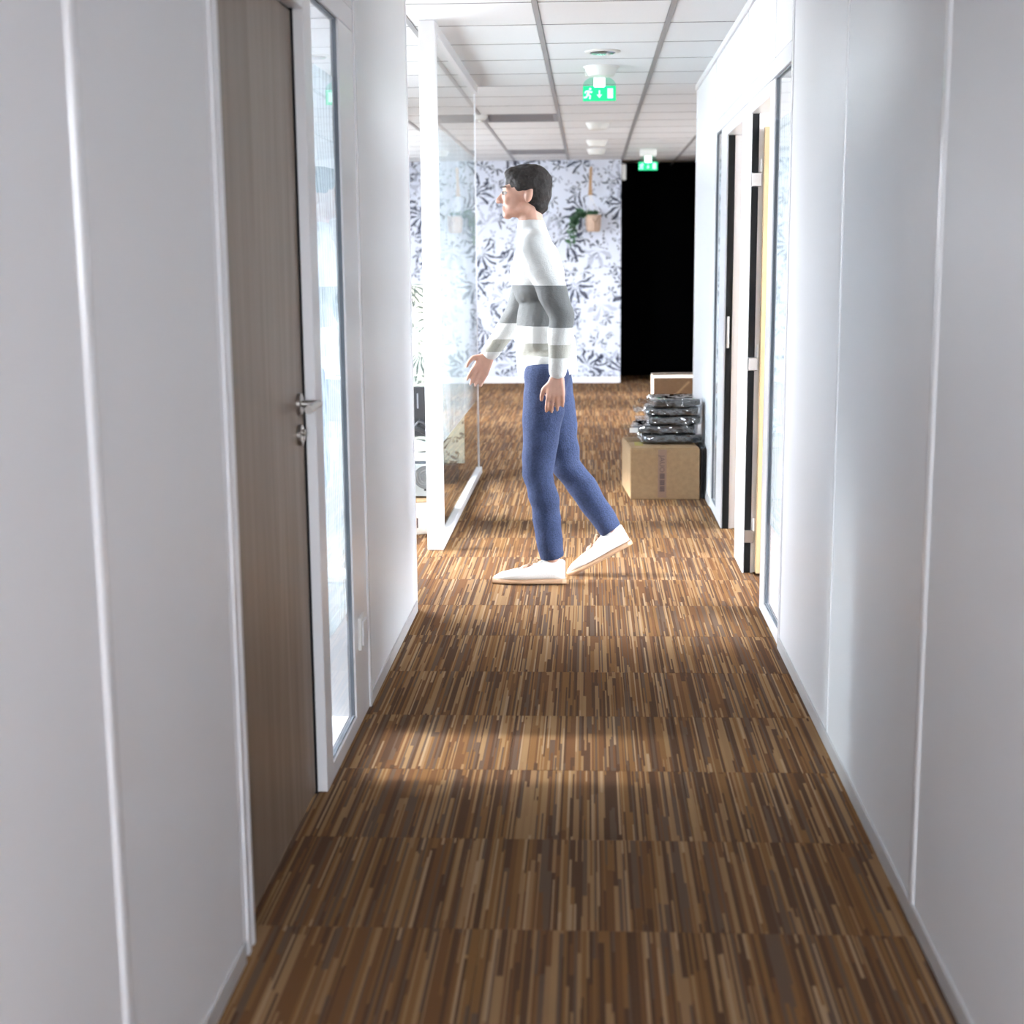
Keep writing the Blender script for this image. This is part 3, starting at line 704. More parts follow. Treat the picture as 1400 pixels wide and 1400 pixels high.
def leaf_shape(ln, wd):
    """a folded pointed leaf along +Z"""
    bm = bmesh.new(); prof = [(0, 0.05), (0.2, 0.7), (0.45, 1.0), (0.75, 0.6), (1.0, 0.02)]; rows = []
    for t, w_ in prof:
        rows.append([bm.verts.new((-wd / 2 * w_, -0.12 * wd * w_, t * ln)), bm.verts.new((0, 0.1 * wd * w_, t * ln)), bm.verts.new((wd / 2 * w_, -0.12 * wd * w_, t * ln))])
    for a, b in zip(rows, rows[1:]):
        for i in range(2): bm.faces.new((a[i], a[i + 1], b[i + 1], b[i]))
    return bm
lm = []
for mt in (M_leaf, M_leaf2):
    b = leaf_shape(0.075, 0.042); me = bpy.data.meshes.new('leaf'); b.to_mesh(me); b.free(); me.materials.append(mt); lm.append(me)
rnd = random.Random(5)
for s_ in range(7):
    a0 = (px_ - 0.05 - rnd.random() * 0.03, PY - 0.05 + rnd.random() * 0.06, pz + 0.19)
    ex = px_ - 0.13 - rnd.random() * 0.14; ez = pz + 0.10 - rnd.random() * 0.26; pts = []
    for k in range(8):
        t = k / 7; x = a0[0] + (ex - a0[0]) * math.sin(t * PI / 2); z = a0[2] + 0.05 * math.sin(t * PI * 0.8) + (ez - a0[2]) * t * t; pts.append((x, a0[1] - 0.03 * t, z))
    obj('stem', add_tube(bm_new(), pts, 0.0025, 5), M_leaf, pl)
    for k in range(1, 8):
        for q in range(2):
            o = bpy.data.objects.new('leaf', lm[(k + q) % 2 if rnd.random() < .45 else 0]); COL.objects.link(o); o.parent = pl
            o.location = Vector(pts[k]) - pl.location; o.rotation_euler = (rnd.uniform(-1.2, 1.2), rnd.uniform(-2.9, -0.6), rnd.uniform(-1, 1)); s = rnd.uniform(0.7, 1.2); o.scale = (s, s, s)
for k in range(12):
    o = bpy.data.objects.new('leaf', lm[0]); COL.objects.link(o); o.parent = pl
    o.location = (rnd.uniform(-0.07, 0.05), rnd.uniform(-0.05, 0.04), 0.18); o.rotation_euler = (rnd.uniform(-.8, .8), rnd.uniform(-1.6, 0.5), rnd.uniform(-1, 1))

# ------------------------------------------------------------------ cartons and wrapped packs on the right
cb_ = thing('cardboard_box', 'closed brown cardboard carton with printed tape, black packs on top', 'box', (0.473, 8.62, 0))
CW, CD, CH = (0.2695, 0.6745), (8.335, 8.885), 0.300
bm = box(CW[0], CW[1], CD[0], CD[1], 0.0, CH, bev=0.006, seg=2)
for v in bm.verts:
    if v.co.y > 8.6: v.co.x -= 0.035
    if v.co.z < 0.15 and v.co.y < 8.6: v.co.x += 0.002
obj('carton_body', bm, M_card, cb_)
for x0, x1 in ((CW[0] + 0.004, 0.470), (0.474, CW[1] - 0.004)):
    bm = box(x0 - 0.012, x1 - 0.012, CD[0] + 0.004, CD[1] - 0.006, CH + 0.0002, CH + 0.0045, bev=0.001, seg=1)
    for v in bm.verts:
        if v.co.y > 8.6: v.co.x -= 0.022
        else: v.co.x += 0.012
    obj('flap', bm, M_card, cb_)
tp = obj('tape', box(0.432, 0.482, CD[0] - 0.0012, CD[0] - 0.0001, 0.012, CH - 0.004), M_tape, cb_); tp['label'] = 'brown printed parcel tape'
obj('tape', box(0.300, 0.350, 8.45, 8.62, CH + 0.0046, CH + 0.0056), M_ytape, cb_)['label'] = 'yellow tape'
def text_mesh(s, size, mtx, m, parent, name='printed_lettering', depth=0.0006):
    cu = bpy.data.curves.new('t', 'FONT'); cu.body = s; cu.size = size; cu.extrude = depth; cu.resolution_u = 2; cu.align_x = 'LEFT'
    o = bpy.data.objects.new('t', cu); COL.objects.link(o); dg = bpy.context.evaluated_depsgraph_get(); dg.update()
    me = bpy.data.meshes.new_from_object(o.evaluated_get(dg)); bpy.data.objects.remove(o); bpy.data.curves.remove(cu)
    b = bmesh.new(); b.from_mesh(me); bpy.data.meshes.remove(me); bmesh.ops.transform(b, matrix=mtx, verts=b.verts)
    return obj(name, b, m, parent)
mt = Matrix.Translation((0.442, CD[0] - 0.0016, 0.262)) @ Matrix.Rotation(PI / 2, 4, 'Y') @ Matrix.Rotation(PI / 2, 4, 'X') @ Matrix.Diagonal((1.0, 1.0, 1, 1))
text_mesh('JAUO', 0.0415, mt, M_ink, tp)
bm = bm_new()
for k in range(9):
    z = 0.158 - k * 0.0125; add_box(bm, 0.4425, 0.4715, CD[0] - 0.0020, CD[0] - 0.0013, z - 0.0105, z + (0.001 if k % 3 else -0.003))
obj('printed_block', bm, M_ink, tp)
def crumple(bm, amp, freq, seed):
    for v in bm.verts:
        n = noise.noise_vector(v.co * freq + Vector((seed, seed * 1.7, 0))); v.co += n * amp
packs = [  # x0, x1, y0, y1, z0, z1
    (0.335, 0.700, 8.50, 8.82, 0.306, 0.362), (0.300, 0.672, 8.52, 8.84, 0.364, 0.416), (0.385, 0.692, 8.50, 8.80, 0.418, 0.470), (0.372, 0.690, 8.51, 8.81, 0.472, 0.523), (0.398, 0.682, 8.50, 8.79, 0.525, 0.578)]
plab = ['bottom black pack in clear plastic, lying directly on the carton', 'second black pack from the bottom, sticking out to the left with a white label', 'middle black pack in the plastic-wrapped stack on the carton', 'fourth black pack up, just beneath the topmost pack', 'topmost black pack in crinkled clear plastic on the carton']
for i, (x0, x1, y0, y1, z0, z1) in enumerate(packs):
    t = thing('wrapped_pack', plab[i], 'pack', ((x0 + x1) / 2, (y0 + y1) / 2, z0), 'plastic-wrapped black packs on the carton')
    b = bmesh.new(); bmesh.ops.create_cube(b, size=1); bmesh.ops.subdivide_edges(b, edges=b.edges[:], cuts=11, use_grid_fill=True)
    wv = bmesh.new()
    def shape(bmx, grow, amp, fr, seed):
        for v in bmx.verts:
            p = v.co * 2; q = Vector([math.copysign(abs(c) ** 1.0, c) for c in p])
            d = (abs(q.x) ** 9 + abs(q.y) ** 9 + abs(q.z) ** 7) ** (1 / 8) or 1
            q = q / d if d > 1 else q
            v.co = Vector(((x0 + x1) / 2 + q.x * ((x1 - x0) / 2 + grow), (y0 + y1) / 2 + q.y * ((y1 - y0) / 2 + grow), (z0 + z1) / 2 + q.z * ((z1 - z0) / 2 + min(grow, 0.002))))
        tw = (0.09, -0.10, 0.05, -0.05, 0.10)[i]; cxm, cym = (x0 + x1) / 2, (y0 + y1) / 2
        for v in bmx.verts:
            dx, dy = v.co.x - cxm, v.co.y - cym; v.co.x = cxm + dx * math.cos(tw) - dy * math.sin(tw); v.co.y = cym + dx * math.sin(tw) + dy * math.cos(tw)
        crumple(bmx, amp, fr, seed)
    c = b.copy(); shape(b, -0.006, 0.013, 11, i * 5.1); crumple(b, 0.005, 34, i * 2.2); zmin = min(v.co.z for v in b.verts)
    for v in b.verts: v.co.z = min(max(v.co.z, z0 + 0.0015), z1 - 0.0005)
    obj('folded_fabric', b, M_pack, t, smooth=True)
    bmesh.ops.subdivide_edges(c, edges=c.edges[:], cuts=1, use_grid_fill=True)
    shape(c, 0.008, 0.010, 16, i * 3.3 + 9); crumple(c, 0.007, 48, i)
    for v in c.verts: v.co.z = min(max(v.co.z, z0 + 0.0005), z1 + 0.0005); v.co.x = min(v.co.x, 0.712)
    wr_ = obj('plastic_wrap', c, M_wrap, t); wr_['label'] = 'crinkled clear plastic'
    # twisted loose end of the bag, on the left
    b = bmesh.new(); rows = []
    for a in range(7):
        rows.append([b.verts.new((x0 - 0.004 - 0.012 * a + 0.008 * noise.noise(Vector((a, k_, i))), y0 + 0.03 + k_ * (y1 - y0 - 0.06) / 8, (z0 + z1) / 2 + 0.010 * a * (0.5 if i else 0.1) * noise.noise(Vector((a * .7, k_ * .9, i * 4))) + 0.012 * noise.noise(Vector((k_ * 2.1, a * 1.3, i))))) for k_ in range(9)])
    for a, c2 in zip(rows, rows[1:]):
        for k_ in range(8): b.faces.new((a[k_], a[k_ + 1], c2[k_ + 1], c2[k_]))
    bmesh.ops.solidify(b, geom=b.faces[:], thickness=0.001); obj('bag_end', b, M_wrap, t)
    if i == 1: obj('paper_label', box(x0 - 0.03, x0 + 0.02, y0 - 0.022, y0 - 0.020, z0 + 0.012, z0 + 0.040), M_white_plastic, t)['label'] = 'white paper label'
bl = thing('black_slab', 'black slab standing between carton and white wall', 'sleeve', (0.696, 8.6, 0))  # thin black slab in the gap between carton and wall
bm = box(0.682, 0.709, 8.365, 8.95, 0.0, 0.305, bev=0.008, seg=3); obj('slab_body', bm, M_pack, bl)
bm = box(0.690, 0.702, 8.362, 8.366, 0.03, 0.29); obj('zip', bm, M_black, bl)  # narrow black strip on the slab's front edge

b2 = thing('cardboard_box', 'dark brown open carton further back behind the wrapped packs', 'box', (0.80, 12.75, 0))
X0, X1, Y0_, Y1_, Z1 = 0.588, 1.03, 12.50, 12.98, 0.37
bm = bm_new(); t_ = 0.006
add_box(bm, X0, X1, Y0_, Y0_ + t_, 0, Z1); add_box(bm, X0, X1, Y1_ - t_, Y1_, 0, Z1); add_box(bm, X1 - t_, X1, Y0_ + t_, Y1_ - t_, 0, Z1); add_box(bm, X0 + t_, X1 - t_, Y0_ + t_, Y1_ - t_, 0, t_)
obj('carton_body', bm, M_card_d, b2)
obj('side_wall', box(X0 - 0.0005, X0 + t_, Y0_ + t_, Y1_ - t_, 0, Z1), M_card_w, b2)
for pts in ([(X0, Y0_ + 0.004, Z1 + .001), (X1, Y0_ + 0.004, Z1 + .001), (X1, Y0_ + 0.17, Z1 + 0.012), (X0, Y0_ + 0.17, Z1 + 0.008)], [(X0, Y1_ - 0.004, Z1 + .001), (X1, Y1_ - 0.004, Z1 + .001), (X1, Y1_ - 0.19, Z1 + 0.022), (X0, Y1_ - 0.19, Z1 + 0.018)]):
    obj('flap', add_poly(bm_new(), pts, (0, 0, 0.004)), M_card_w, b2)
obj('tape', add_poly(bm_new(), [(0.735, Y0_ - 0.001, 0.19), (0.752, Y0_ - 0.001, 0.185), (0.905, Y0_ - 0.001, 0.335), (0.888, Y0_ - 0.001, 0.345)], (0, 0.0008, 0)), M_card, b2)['label'] = 'paler tape strip'

# ------------------------------------------------------------------ heap of computer gear in the left opening
def gear():
    c = thing('cardboard_box', 'whitish carton on the floor in the left opening under the computer', 'box', (-0.95, 7.35, 0))
    bm = box(-1.28, -0.775, 7.18, 7.72, 0, 0.165, bev=0.004)
    for v in bm.verts: v.co.y += (v.co.x + 1.0) * 0.35
    obj('carton_body', bm, M_card_w, c)
    bm = add_poly(bm_new(), [(-1.28, 7.085, 0.166), (-0.775, 7.262, 0.166), (-0.775, 7.60, 0.178), (-1.28, 7.42, 0.176)], (0, 0, 0.005)); obj('flap', bm, M_card, c)
    bm = bm_new()
    for k in range(5):
        x = -0.905 + 0.012 * k; y = 7.18 + (x + 1.0) * 0.35 - 0.0015; add_box(bm, x, x + 0.007, y - 0.001, y + 0.002, 0.035 + (k % 2) * 0.006, 0.095 - (k % 3) * 0.008)
    obj('printed_block', bm, M_ink, c)
    p = thing('desktop_computer', 'silver desktop computer lying on its side on the whitish carton', 'computer', (-1.0, 7.55, 0.184))
    obj('case', box(-1.25, -0.775, 7.33, 7.70, 0.184, 0.352, bev=0.004), mat('silver_steel_case', (0.42, 0.46, 0.46), 0.4, metal=0.3), p)
    g = mat('dark_fan_grille', (0.16, 0.17, 0.17), 0.5)
    bm = bm_new()
    for r in (0.018, 0.032, 0.046, 0.058): 
        pts = [(-0.820 + r * math.cos(a), 7.3275, 0.285 + r * math.sin(a)) for a in [2 * PI * k / 24 for k in range(25)]]; add_tube(bm, pts, 0.0035, 6)
    add_lathe(bm, (-0.820, 7.329, 0.285), [(0.016, 0), (0.016, -0.003)], 18, 'Y'); obj('fan_grille', bm, g, p)
    bm = bm_new(); add_lathe(bm, (-0.820, 7.3295, 0.285), [(0.060, 0), (0.060, -0.001)], 28, 'Y'); obj('fan_opening', bm, mat('fan_shadow_grey', (0.22, 0.23, 0.23), 0.6), p)
    for x, z, w_, h_ in ((-0.886, 0.285, 0.013, 0.022), (-0.886, 0.252, 0.013, 0.016), (-0.890, 0.215, 0.006, 0.016), (-0.879, 0.215, 0.006, 0.016), (-0.822, 0.218, 0.012, 0.008)):
        obj('port', box(x - w_ / 2, x + w_ / 2, 7.327, 7.331, z - h_ / 2, z + h_ / 2, bev=0.001, seg=1), M_black, p)
    q = thing('printer', 'flat white device lying on top of the silver computer', 'device', (-1.0, 7.55, 0.354))
    obj('lower_body', box(-1.22, -0.778, 7.35, 7.68, 0.354, 0.366), M_gasket, q); obj('upper_body', box(-1.225, -0.776, 7.345, 7.685, 0.366, 0.405, bev=0.006), M_white_plastic, q)
    b = bmesh.new(); bmesh.ops.create_icosphere(b, subdivisions=3, radius=1)
    for v in b.verts:
        v.co = Vector((-0.86 + v.co.x * 0.075, 7.44 + v.co.y * 0.07, 0.432 + v.co.z * 0.028)) + noise.noise_vector(v.co * 2.3) * 0.012
        v.co.z = max(v.co.z, 0.406)
    tag(obj('crumpled_paper', b, M_white_plastic), 'crumpled white paper lying on the flat white device', 'paper')
    s = thing('computer_monitor', 'black monitor turned away, standing on the heap in the left opening', 'monitor', (-1.0, 7.60, 0.406))
    obj('base', box(-1.10, -0.90, 7.52, 7.66, 0.406, 0.418, bev=0.004), M_black_plastic, s); obj('stand', box(-1.02, -0.97, 7.58, 7.62, 0.418, 0.60, bev=0.004), M_black_plastic, s)
    obj('screen_back', box(-1.25, -0.80, 7.555, 7.585, 0.47, 0.735, bev=0.008), M_black_plastic, s)
    obj('label_strip', box(-0.884, -0.876, 7.553, 7.5555, 0.62, 0.70), M_grille, s)
    b = bm_new(); rr = random.Random(3)
    pts = [(-0.96, 7.50, 0.42), (-0.95, 7.48, 0.50), (-0.88, 7.45, 0.53), (-0.83, 7.45, 0.50), (-0.80, 7.45, 0.52), (-0.86, 7.47, 0.56), (-0.91, 7.46, 0.50), (-0.93, 7.45, 0.57)]
    sm = []
    for i in range(len(pts) - 1):
        for k in range(4): sm.append(Vector(pts[i]).lerp(Vector(pts[i + 1]), k / 4))
    add_tube(b, sm, 0.012, 8); tag(obj('black_cable', b, M_black_plastic, smooth=True), 'thick black cable coiled on top of the heap before the monitor', 'cable')
    r = thing('folding_screen', 'cream folding screen printed with dark palm fronds behind the monitor', 'screen', (-1.2, 9.0, 0))
    for x0, x1, dy in ((-1.75, -1.255, 0.06), (-1.25, -0.76, 0.0)):
        obj('panel', box(x0, x1, 9.0 + dy, 9.02 + dy, 0.12, 1.25, bev=0.003, seg=1), M_screen, r)
        obj('foot', box(x0 + 0.05, x1 - 0.05, 8.92 + dy, 9.10 + dy, 0, 0.12, bev=0.004), M_black_plastic, r)
gear()

# ------------------------------------------------------------------ side room left: desk leg and cables seen through the clear foot of the glass
dk = thing('desk', 'white desk on dark legs behind the left frosted glass', 'desk', (-1.5, 4.75, 0))
obj('desk_top', box(-2.1, -0.82, 4.36, 5.1, 0.71, 0.74, bev=0.003), M_frame, dk)
for x in (-0.86, -2.05):
    for y in (4.40, 5.05): obj('leg', box(x - 0.02, x + 0.02, y - 0.02, y + 0.02, 0, 0.71), M_gasket, dk)
def loop(pts, r, m, lab, nm):
    sm = []
    P = [Vector(p) for p in pts]
    for i in range(len(P) - 1):
        p0, p1, p2, p3 = P[max(i - 1, 0)], P[i], P[i + 1], P[min(i + 2, len(P) - 1)]
        for k in range(8):
            t = k / 8; sm.append(0.5 * ((2 * p1) + (-p0 + p2) * t + (2 * p0 - 5 * p1 + 4 * p2 - p3) * t * t + (-p0 + 3 * p1 - 3 * p2 + p3) * t ** 3))
    sm.append(P[-1]); return tag(obj(nm, add_tube(bm_new(), sm, r, 8), m, smooth=True), lab, 'cable')
loop([(-0.80, 4.39, 0.20), (-0.80, 4.50, 0.18), (-0.80, 4.63, 0.10), (-0.80, 4.60, 0.03), (-0.80, 4.45, 0.006), (-0.82, 4.30, 0.006)], 0.0055, M_black_plastic, 'dark cable loop hanging behind the foot of the left glass', 'power_cable')
loop([(-0.79, 4.33, 0.12), (-0.79, 4.40, 0.09), (-0.79, 4.42, 0.04), (-0.79, 4.36, 0.005), (-0.80, 4.25, 0.005)], 0.004, M_cable_w, 'thin white cable below the dark loop behind the left glass', 'network_cable')

# ------------------------------------------------------------------ room on the far right: a board with coloured notes
pb = thing('notice_poster', 'coloured poster on the white wall seen through the far doorway', 'poster', (1.1, 9.43, 0.75))
obj('sheet', box(0.945, 1.30, 9.433, 9.4395, 0.56, 0.90), M_frame, pb)
obj('blue_grey_picture', box(0.955, 1.29, 9.431, 9.433, 0.70, 0.87), mat('blue_grey_print', (0.10, 0.17, 0.24), 0.5), pb)
obj('yellow_picture', box(0.955, 1.12, 9.431, 9.433, 0.645, 0.685), mat('yellow_print', (0.75, 0.50, 0.06), 0.5), pb)
obj('blue_picture', box(0.955, 1.20, 9.431, 9.433, 0.585, 0.63), mat('blue_print', (0.05, 0.10, 0.40), 0.5), pb)

# ------------------------------------------------------------------ the person walking left
PYY = 6.20
M_skin = speckle(mat('skin', (0.40, 0.225, 0.165), 0.5, spec=0.4), 40, 0.06, 0.03)
M_skin.node_tree.nodes['Principled BSDF'].inputs['Subsurface Weight'].default_value = 0.08
M_skin.node_tree.nodes['Principled BSDF'].inputs['Subsurface Radius'].default_value = (0.01, 0.004, 0.002)
M_hair = speckle(mat('dark_hair', (0.014, 0.011, 0.010), 0.7, spec=0.25), 90, 0.5, 0.6)
M_jean = speckle(mat('blue_denim', (0.028, 0.039, 0.082), 0.85, spec=0.15), 160, 0.25, 0.3)
M_shoe = speckle(mat('white_canvas', (0.78, 0.77, 0.74), 0.7), 200, 0.04, 0.15)
M_sole = mat('tan_rubber_sole', (0.36, 0.22, 0.13), 0.6)
M_eye = mat('eye_white', (0.75, 0.74, 0.72), 0.2); M_iris = mat('dark_iris', (0.03, 0.02, 0.015), 0.2)
def sweater_mat():
    m = mat('white_sweater_with_grey_band', (0.60, 0.61, 0.60), 0.85, spec=0.15)
    t = N(m, 'ShaderNodeTexCoord'); s = N(m, 'ShaderNodeSeparateXYZ'); L(m, t.outputs['Object'], s.inputs[0])
    r = N(m, 'ShaderNodeValToRGB'); r.color_ramp.interpolation = 'CONSTANT'; e = r.color_ramp.elements
    wh, gr, ol = (0.50, 0.51, 0.50, 1), (0.12, 0.124, 0.124, 1), (0.28, 0.28, 0.25, 1)
    e[0].position = 0; e[0].color = wh; e[1].position = 1.113 / 2; e[1].color = gr
    k = e.new(1.282 / 2); k.color = wh; k = e.new(0.985 / 2); k.color = ol; k = e.new(1.045 / 2); k.color = wh
    L(m, math_n(m, 'DIVIDE', s.outputs[2], 2.0), r.inputs[0]); L(m, r.outputs[0], B(m).inputs['Base Color'])
    nz = N(m, 'ShaderNodeTexNoise'); nz.inputs['Scale'].default_value = 14; nz.inputs['Detail'].default_value = 3; L(m, t.outputs['Object'], nz.inputs['Vector'])
    wv = N(m, 'ShaderNodeTexNoise'); wv.inputs['Scale'].default_value = 260; L(m, t.outputs['Object'], wv.inputs['Vector'])
    ad = math_n(m, 'MULTIPLY_ADD', wv.outputs[0], 0.12, nz.outputs[0])
    bp = N(m, 'ShaderNodeBump'); bp.inputs['Strength'].default_value = 0.55; bp.inputs['Distance'].default_value = 0.02; L(m, ad, bp.inputs['Height']); L(m, bp.outputs[0], B(m).inputs['Normal'])
    return m
M_sweater = sweater_mat()
def V(x, y, z): return Vector((x, PYY + y, z))
HC = (-0.245, 0, 1.675)                      # head centre
def head_shapes(bm):
    x = HC[0]
    add_ell(bm, V(x + 0.015, 0, 1.695), (0.094, 0.073, 0.086))
    add_ell(bm, V(x - 0.035, 0, 1.655), (0.058, 0.060, 0.080))
    add_ell(bm, V(x - 0.030, 0, 1.610), (0.060, 0.052, 0.040))
    add_ell(bm, V(x - 0.072, 0, 1.583), (0.022, 0.024, 0.020))                       # chin
    add_capsule(bm, V(x - 0.088, 0, 1.676), V(x - 0.112, 0, 1.640), 0.008, 0.0125)     # nose
    for s in (-1, 1):
        add_ell(bm, V(x - 0.101, s * 0.010, 1.637), (0.011, 0.008, 0.008))
        add_capsule(bm, V(x - 0.085, s * 0.012, 1.693), V(x - 0.070, s * 0.045, 1.692), 0.010, 0.009)   # brow
        add_ell(bm, V(x - 0.066, s * 0.034, 1.645), (0.022, 0.020, 0.022))             # cheek
        add_ell(bm, V(x + 0.020, s * 0.071, 1.658), (0.017, 0.010, 0.031), Matrix.Rotation(0.25, 3, 'Y').to_quaternion())   # ear
        add_ell(bm, V(x - 0.005, s * 0.046, 1.610), (0.030, 0.014, 0.025))             # jaw corner
    add_capsule(bm, V(x - 0.088, -0.017, 1.6125), V(x - 0.088, 0.017, 1.6125), 0.0075, 0.0075)   # lips
    add_capsule(bm, V(x - 0.086, -0.014, 1.6015), V(x - 0.086, 0.014, 1.6015), 0.0075, 0.0075)
def hand_shapes(bm, wrist, down, fwd, side, curl):
    """palm, four unequal bent fingers and a thumb; down = along the hand, fwd = thumb side, side = towards the back of the hand"""
    w_ = Vector(wrist); d, f, s = Vector(down).normalized(), Vector(fwd).normalized(), Vector(side).normalized()
    for k in range(4): add_capsule(bm, w_ + d * 0.005 + f * (0.018 - 0.012 * k), w_ + d * 0.078 + f * (0.030 - 0.020 * k), 0.015, 0.0125, 10)
    for k, ln in enumerate((0.072, 0.080, 0.074, 0.058)):
        a = w_ + d * 0.082 + f * (0.033 - 0.0215 * k); b = a + (d * 0.9 - s * curl * 0.5 + f * (0.06 - 0.04 * k)).normalized() * ln * 0.48
        c = b + (d * 0.7 - s * curl).normalized() * ln * 0.30; e_ = c + (d * 0.45 - s * curl * 1.3).normalized() * ln * 0.24
        add_chain(bm, [a, b, c, e_], [0.0090, 0.0084, 0.0078, 0.0068], 10)
    a = w_ + d * 0.022 + f * 0.026; b = a + (d * 0.6 + f * 0.75 - s * 0.2).normalized() * 0.038; c = b + (d * 0.9 + f * 0.25 - s * 0.4).normalized() * 0.030; e_ = c + (d - s * 0.35).normalized() * 0.022
    add_chain(bm, [a, b, c, e_], [0.0130, 0.0112, 0.0096, 0.0080], 10)
# joints: near side (-Y) is the person's left
SH = {-1: V(-0.195, -0.172, 1.435), 1: V(-0.205, 0.172, 1.435)}
EL = {-1: V(-0.085, -0.232, 1.165), 1: V(-0.285, 0.235, 1.175)}
WR_ = {-1: V(-0.105, -0.232, 0.925), 1: V(-0.415, 0.205, 0.985)}
HP = {-1: V(-0.150, -0.088, 0.905), 1: V(-0.145, 0.088, 0.905)}
KN = {-1: V(-0.195, -0.088, 0.495), 1: V(-0.075, 0.090, 0.495)}
AN = {-1: V(-0.128, -0.085, 0.105), 1: V(0.135, 0.092, 0.195)}
bm = bm_new()
head_shapes(bm)
add_capsule(bm, V(-0.205, 0, 1.47), V(-0.228, 0, 1.62), 0.056, 0.050)
add_ell(bm, V(-0.190, 0, 1.32), (0.090, 0.135, 0.15)); add_ell(bm, V(-0.170, 0, 1.08), (0.082, 0.118, 0.17)); add_ell(bm, V(-0.148, 0, 0.95), (0.088, 0.128, 0.10))
for s in (-1, 1):
    add_capsule(bm, V(-0.200, s * 0.04, 1.455), SH[s], 0.045, 0.045)
    add_chain(bm, [SH[s], EL[s], WR_[s]], [0.044, 0.036, 0.0235])
    d = (WR_[s] - EL[s]).normalized()
    hand_shapes(bm, WR_[s] + d * 0.012, d + Vector((0, 0, -0.25)), Vector((-1, 0, -0.15)) if s < 0 else Vector((-0.75, -0.1, 0.55)), Vector((0, s, 0.1)), 0.55)
    add_chain(bm, [HP[s], KN[s], AN[s]], [0.070, 0.046, 0.032])
    ft = Vector((-1, 0, 0)) if s < 0 else Vector((-0.8, 0, -0.6))
    add_capsule(bm, AN[s] + Vector((0.02, 0, -0.045)), AN[s] + ft * 0.12 + Vector((0, 0, -0.045 if s < 0 else -0.01)), 0.028, 0.024)
person = remesh('person', bm, M_skin, 0.0052, None, 4)
tag(person, 'dark-haired person in white and grey sweater and blue jeans, walking left across the corridor', 'person')
# hair: short cap leaving the face and ears free
bm = bm_new(); x = HC[0]
add_ell(bm, V(x + 0.020, 0, 1.712), (0.100, 0.080, 0.082)); add_ell(bm, V(x + 0.045, 0, 1.670), (0.070, 0.074, 0.070))
add_ell(bm, V(x - 0.026, 0, 1.750), (0.060, 0.062, 0.034)); add_ell(bm, V(x + 0.060, 0, 1.625), (0.042, 0.052, 0.045))
for s in (-1, 1): add_ell(bm, V(x - 0.012, s * 0.056, 1.700), (0.018, 0.020, 0.030))
def hair_noise(b):
    for v in b.verts: v.co += noise.noise_vector(v.co * 45) * 0.005
remesh('hair', bm, M_hair, 0.006, person, 3, hair_noise)
for s in (-1, 1):
    b = bm_new(); add_ell(b, V(HC[0] - 0.0785, s * 0.031, 1.671), (0.0125, 0.0130, 0.0095)); ey = obj('eye', b, M_eye, person, smooth=True)
    b = bm_new(); add_ell(b, V(HC[0] - 0.0885, s * 0.0325, 1.671), (0.0055, 0.0078, 0.0085)); obj('iris', b, M_iris, ey, smooth=True)
    b = bm_new(); add_capsule(b, V(HC[0] - 0.092, s * 0.016, 1.697), V(HC[0] - 0.076, s * 0.050, 1.696), 0.0045, 0.003, 8); obj('eyebrow', b, M_hair, person, smooth=True)
# sweater
bm = bm_new()
add_ell(bm, V(-0.192, 0, 1.33), (0.115, 0.165, 0.165)); add_ell(bm, V(-0.172, 0, 1.10), (0.112, 0.152, 0.20)); add_ell(bm, V(-0.148, 0, 0.965), (0.124, 0.164, 0.095))
add_tube(bm, [V(-0.146, 0, 0.900), V(-0.155, 0, 1.00), V(-0.175, 0, 1.12)], [0.128, 0.132, 0.122], 28)
add_capsule(bm, V(-0.206, 0, 1.455), V(-0.214, 0, 1.520), 0.075, 0.064)
for s in (-1, 1):
    add_capsule(bm, V(-0.205, s * 0.05, 1.455), SH[s], 0.066, 0.070)
    add_chain(bm, [SH[s], EL[s], WR_[s].lerp(EL[s], 0.04)], [0.070, 0.056, 0.038])
def folds(b):
    for v in b.verts:
        q = v.co; v.co += noise.noise_vector(Vector((q.x * 7, q.y * 7, q.z * 13))) * 0.008
remesh('sweater', bm, M_sweater, 0.008, person, 5, folds)
# jeans
bm = bm_new()
add_ell(bm, V(-0.146, 0, 0.925), (0.104, 0.142, 0.085))
for s in (-1, 1):
    add_chain(bm, [HP[s], HP[s].lerp(KN[s], .55), KN[s]], [0.098, 0.084, 0.066])
    d = (AN[s] - KN[s]).normalized(); K, A = KN[s], AN[s] - d * 0.01
    add_capsule(bm, K, K.lerp(A, .35) + Vector((0.012, 0, 0)), 0.066, 0.064)
    add_tube(bm, [K, K.lerp(A, .35) + Vector((0.010, 0, 0)), K.lerp(A, .7), A], [0.064, 0.064, 0.058, 0.054], 20)
def jfolds(b):
    for v in b.verts:
        q = v.co; v.co += noise.noise_vector(Vector((q.x * 9, q.y * 9, q.z * 16))) * 0.007
remesh('jeans', bm, M_jean, 0.008, person, 4, jfolds)
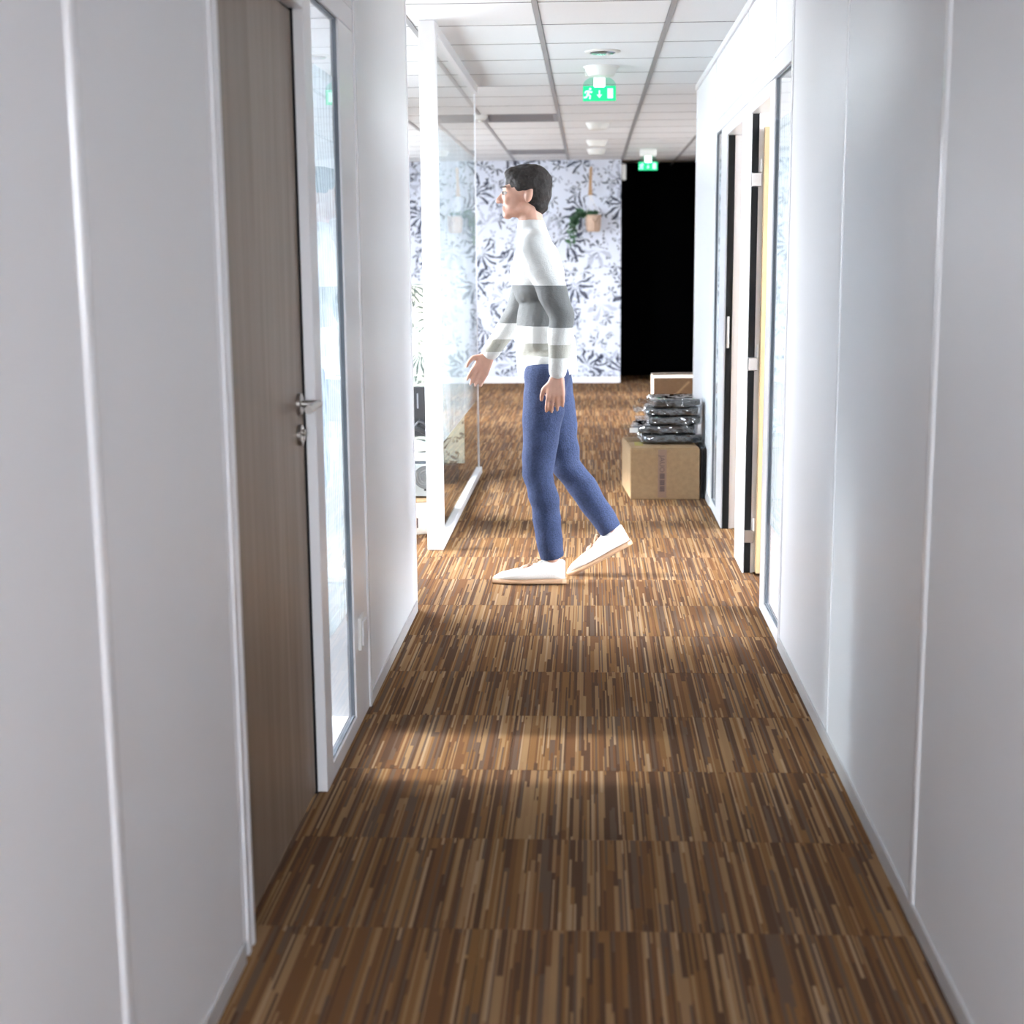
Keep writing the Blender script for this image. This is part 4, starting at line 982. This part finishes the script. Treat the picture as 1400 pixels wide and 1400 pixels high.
# shoes
def shoe(mtx):
    st = [(0.0, 0.012, 0.030), (0.03, 0.032, 0.046), (0.08, 0.044, 0.058), (0.14, 0.046, 0.072), (0.19, 0.042, 0.090), (0.215, 0.040, 0.104), (0.27, 0.0375, 0.108), (0.30, 0.033, 0.106), (0.312, 0.020, 0.098)]
    def loft(sect, zb):
        b = bmesh.new(); rings = []
        for t, hw, zt in sect:
            ring = []
            for k in range(16):
                a = 2 * PI * k / 16; cx, sz = math.cos(a), math.sin(a)
                y = hw * math.copysign(abs(cx) ** 0.65, cx); z = (zb + (zt - zb) / 2) + (zt - zb) / 2 * math.copysign(abs(sz) ** 0.75, sz)
                ring.append(b.verts.new((t, y, z)))
            rings.append(ring)
        for i in range(len(rings) - 1):
            for k in range(16): b.faces.new((rings[i][k], rings[i][(k + 1) % 16], rings[i + 1][(k + 1) % 16], rings[i + 1][k]))
        b.faces.new(rings[0][::-1]); b.faces.new(rings[-1]); return b
    b = loft([(t - 0.0, hw, zt) for t, hw, zt in st], 0.018); bmesh.ops.transform(b, matrix=mtx, verts=b.verts); sh = obj('shoe', b, M_shoe, person, smooth=True)
    b = loft([(-0.006 if i == 0 else t + (0.005 if i == 8 else 0), hw + 0.004, 0.026) for i, (t, hw, zt) in enumerate(st)], 0.0); bmesh.ops.transform(b, matrix=mtx, verts=b.verts); obj('sole', b, M_sole, sh, smooth=False)['label'] = 'tan rubber sole'
    b = bm_new()
    for k in range(5):
        t = 0.105 + k * 0.021; z = 0.064 + k * 0.0095; add_tube(b, [(t, -0.024, z - 0.006), (t + 0.006, 0, z + 0.004), (t, 0.024, z - 0.006)], 0.0032, 6)
    add_tube(b, [(0.20, 0, 0.106), (0.19, -0.02, 0.110), (0.175, -0.030, 0.096)], 0.0028, 6); add_tube(b, [(0.20, 0, 0.106), (0.19, 0.02, 0.110), (0.175, 0.030, 0.096)], 0.0028, 6)
    bmesh.ops.transform(b, matrix=mtx, verts=b.verts); obj('laces', b, M_sole, sh)['label'] = 'beige laces'
shoe(Matrix.Translation((-0.386, PYY - 0.085, 0.001)))
piv = Vector((0.085, 0, 0))
shoe(Matrix.Translation((-0.050, PYY + 0.092, 0.006)) @ Matrix.Translation(piv) @ Matrix.Rotation(-0.50, 4, 'Y') @ Matrix.Translation(-piv) @ Matrix.Translation((0, 0, 0.03)))
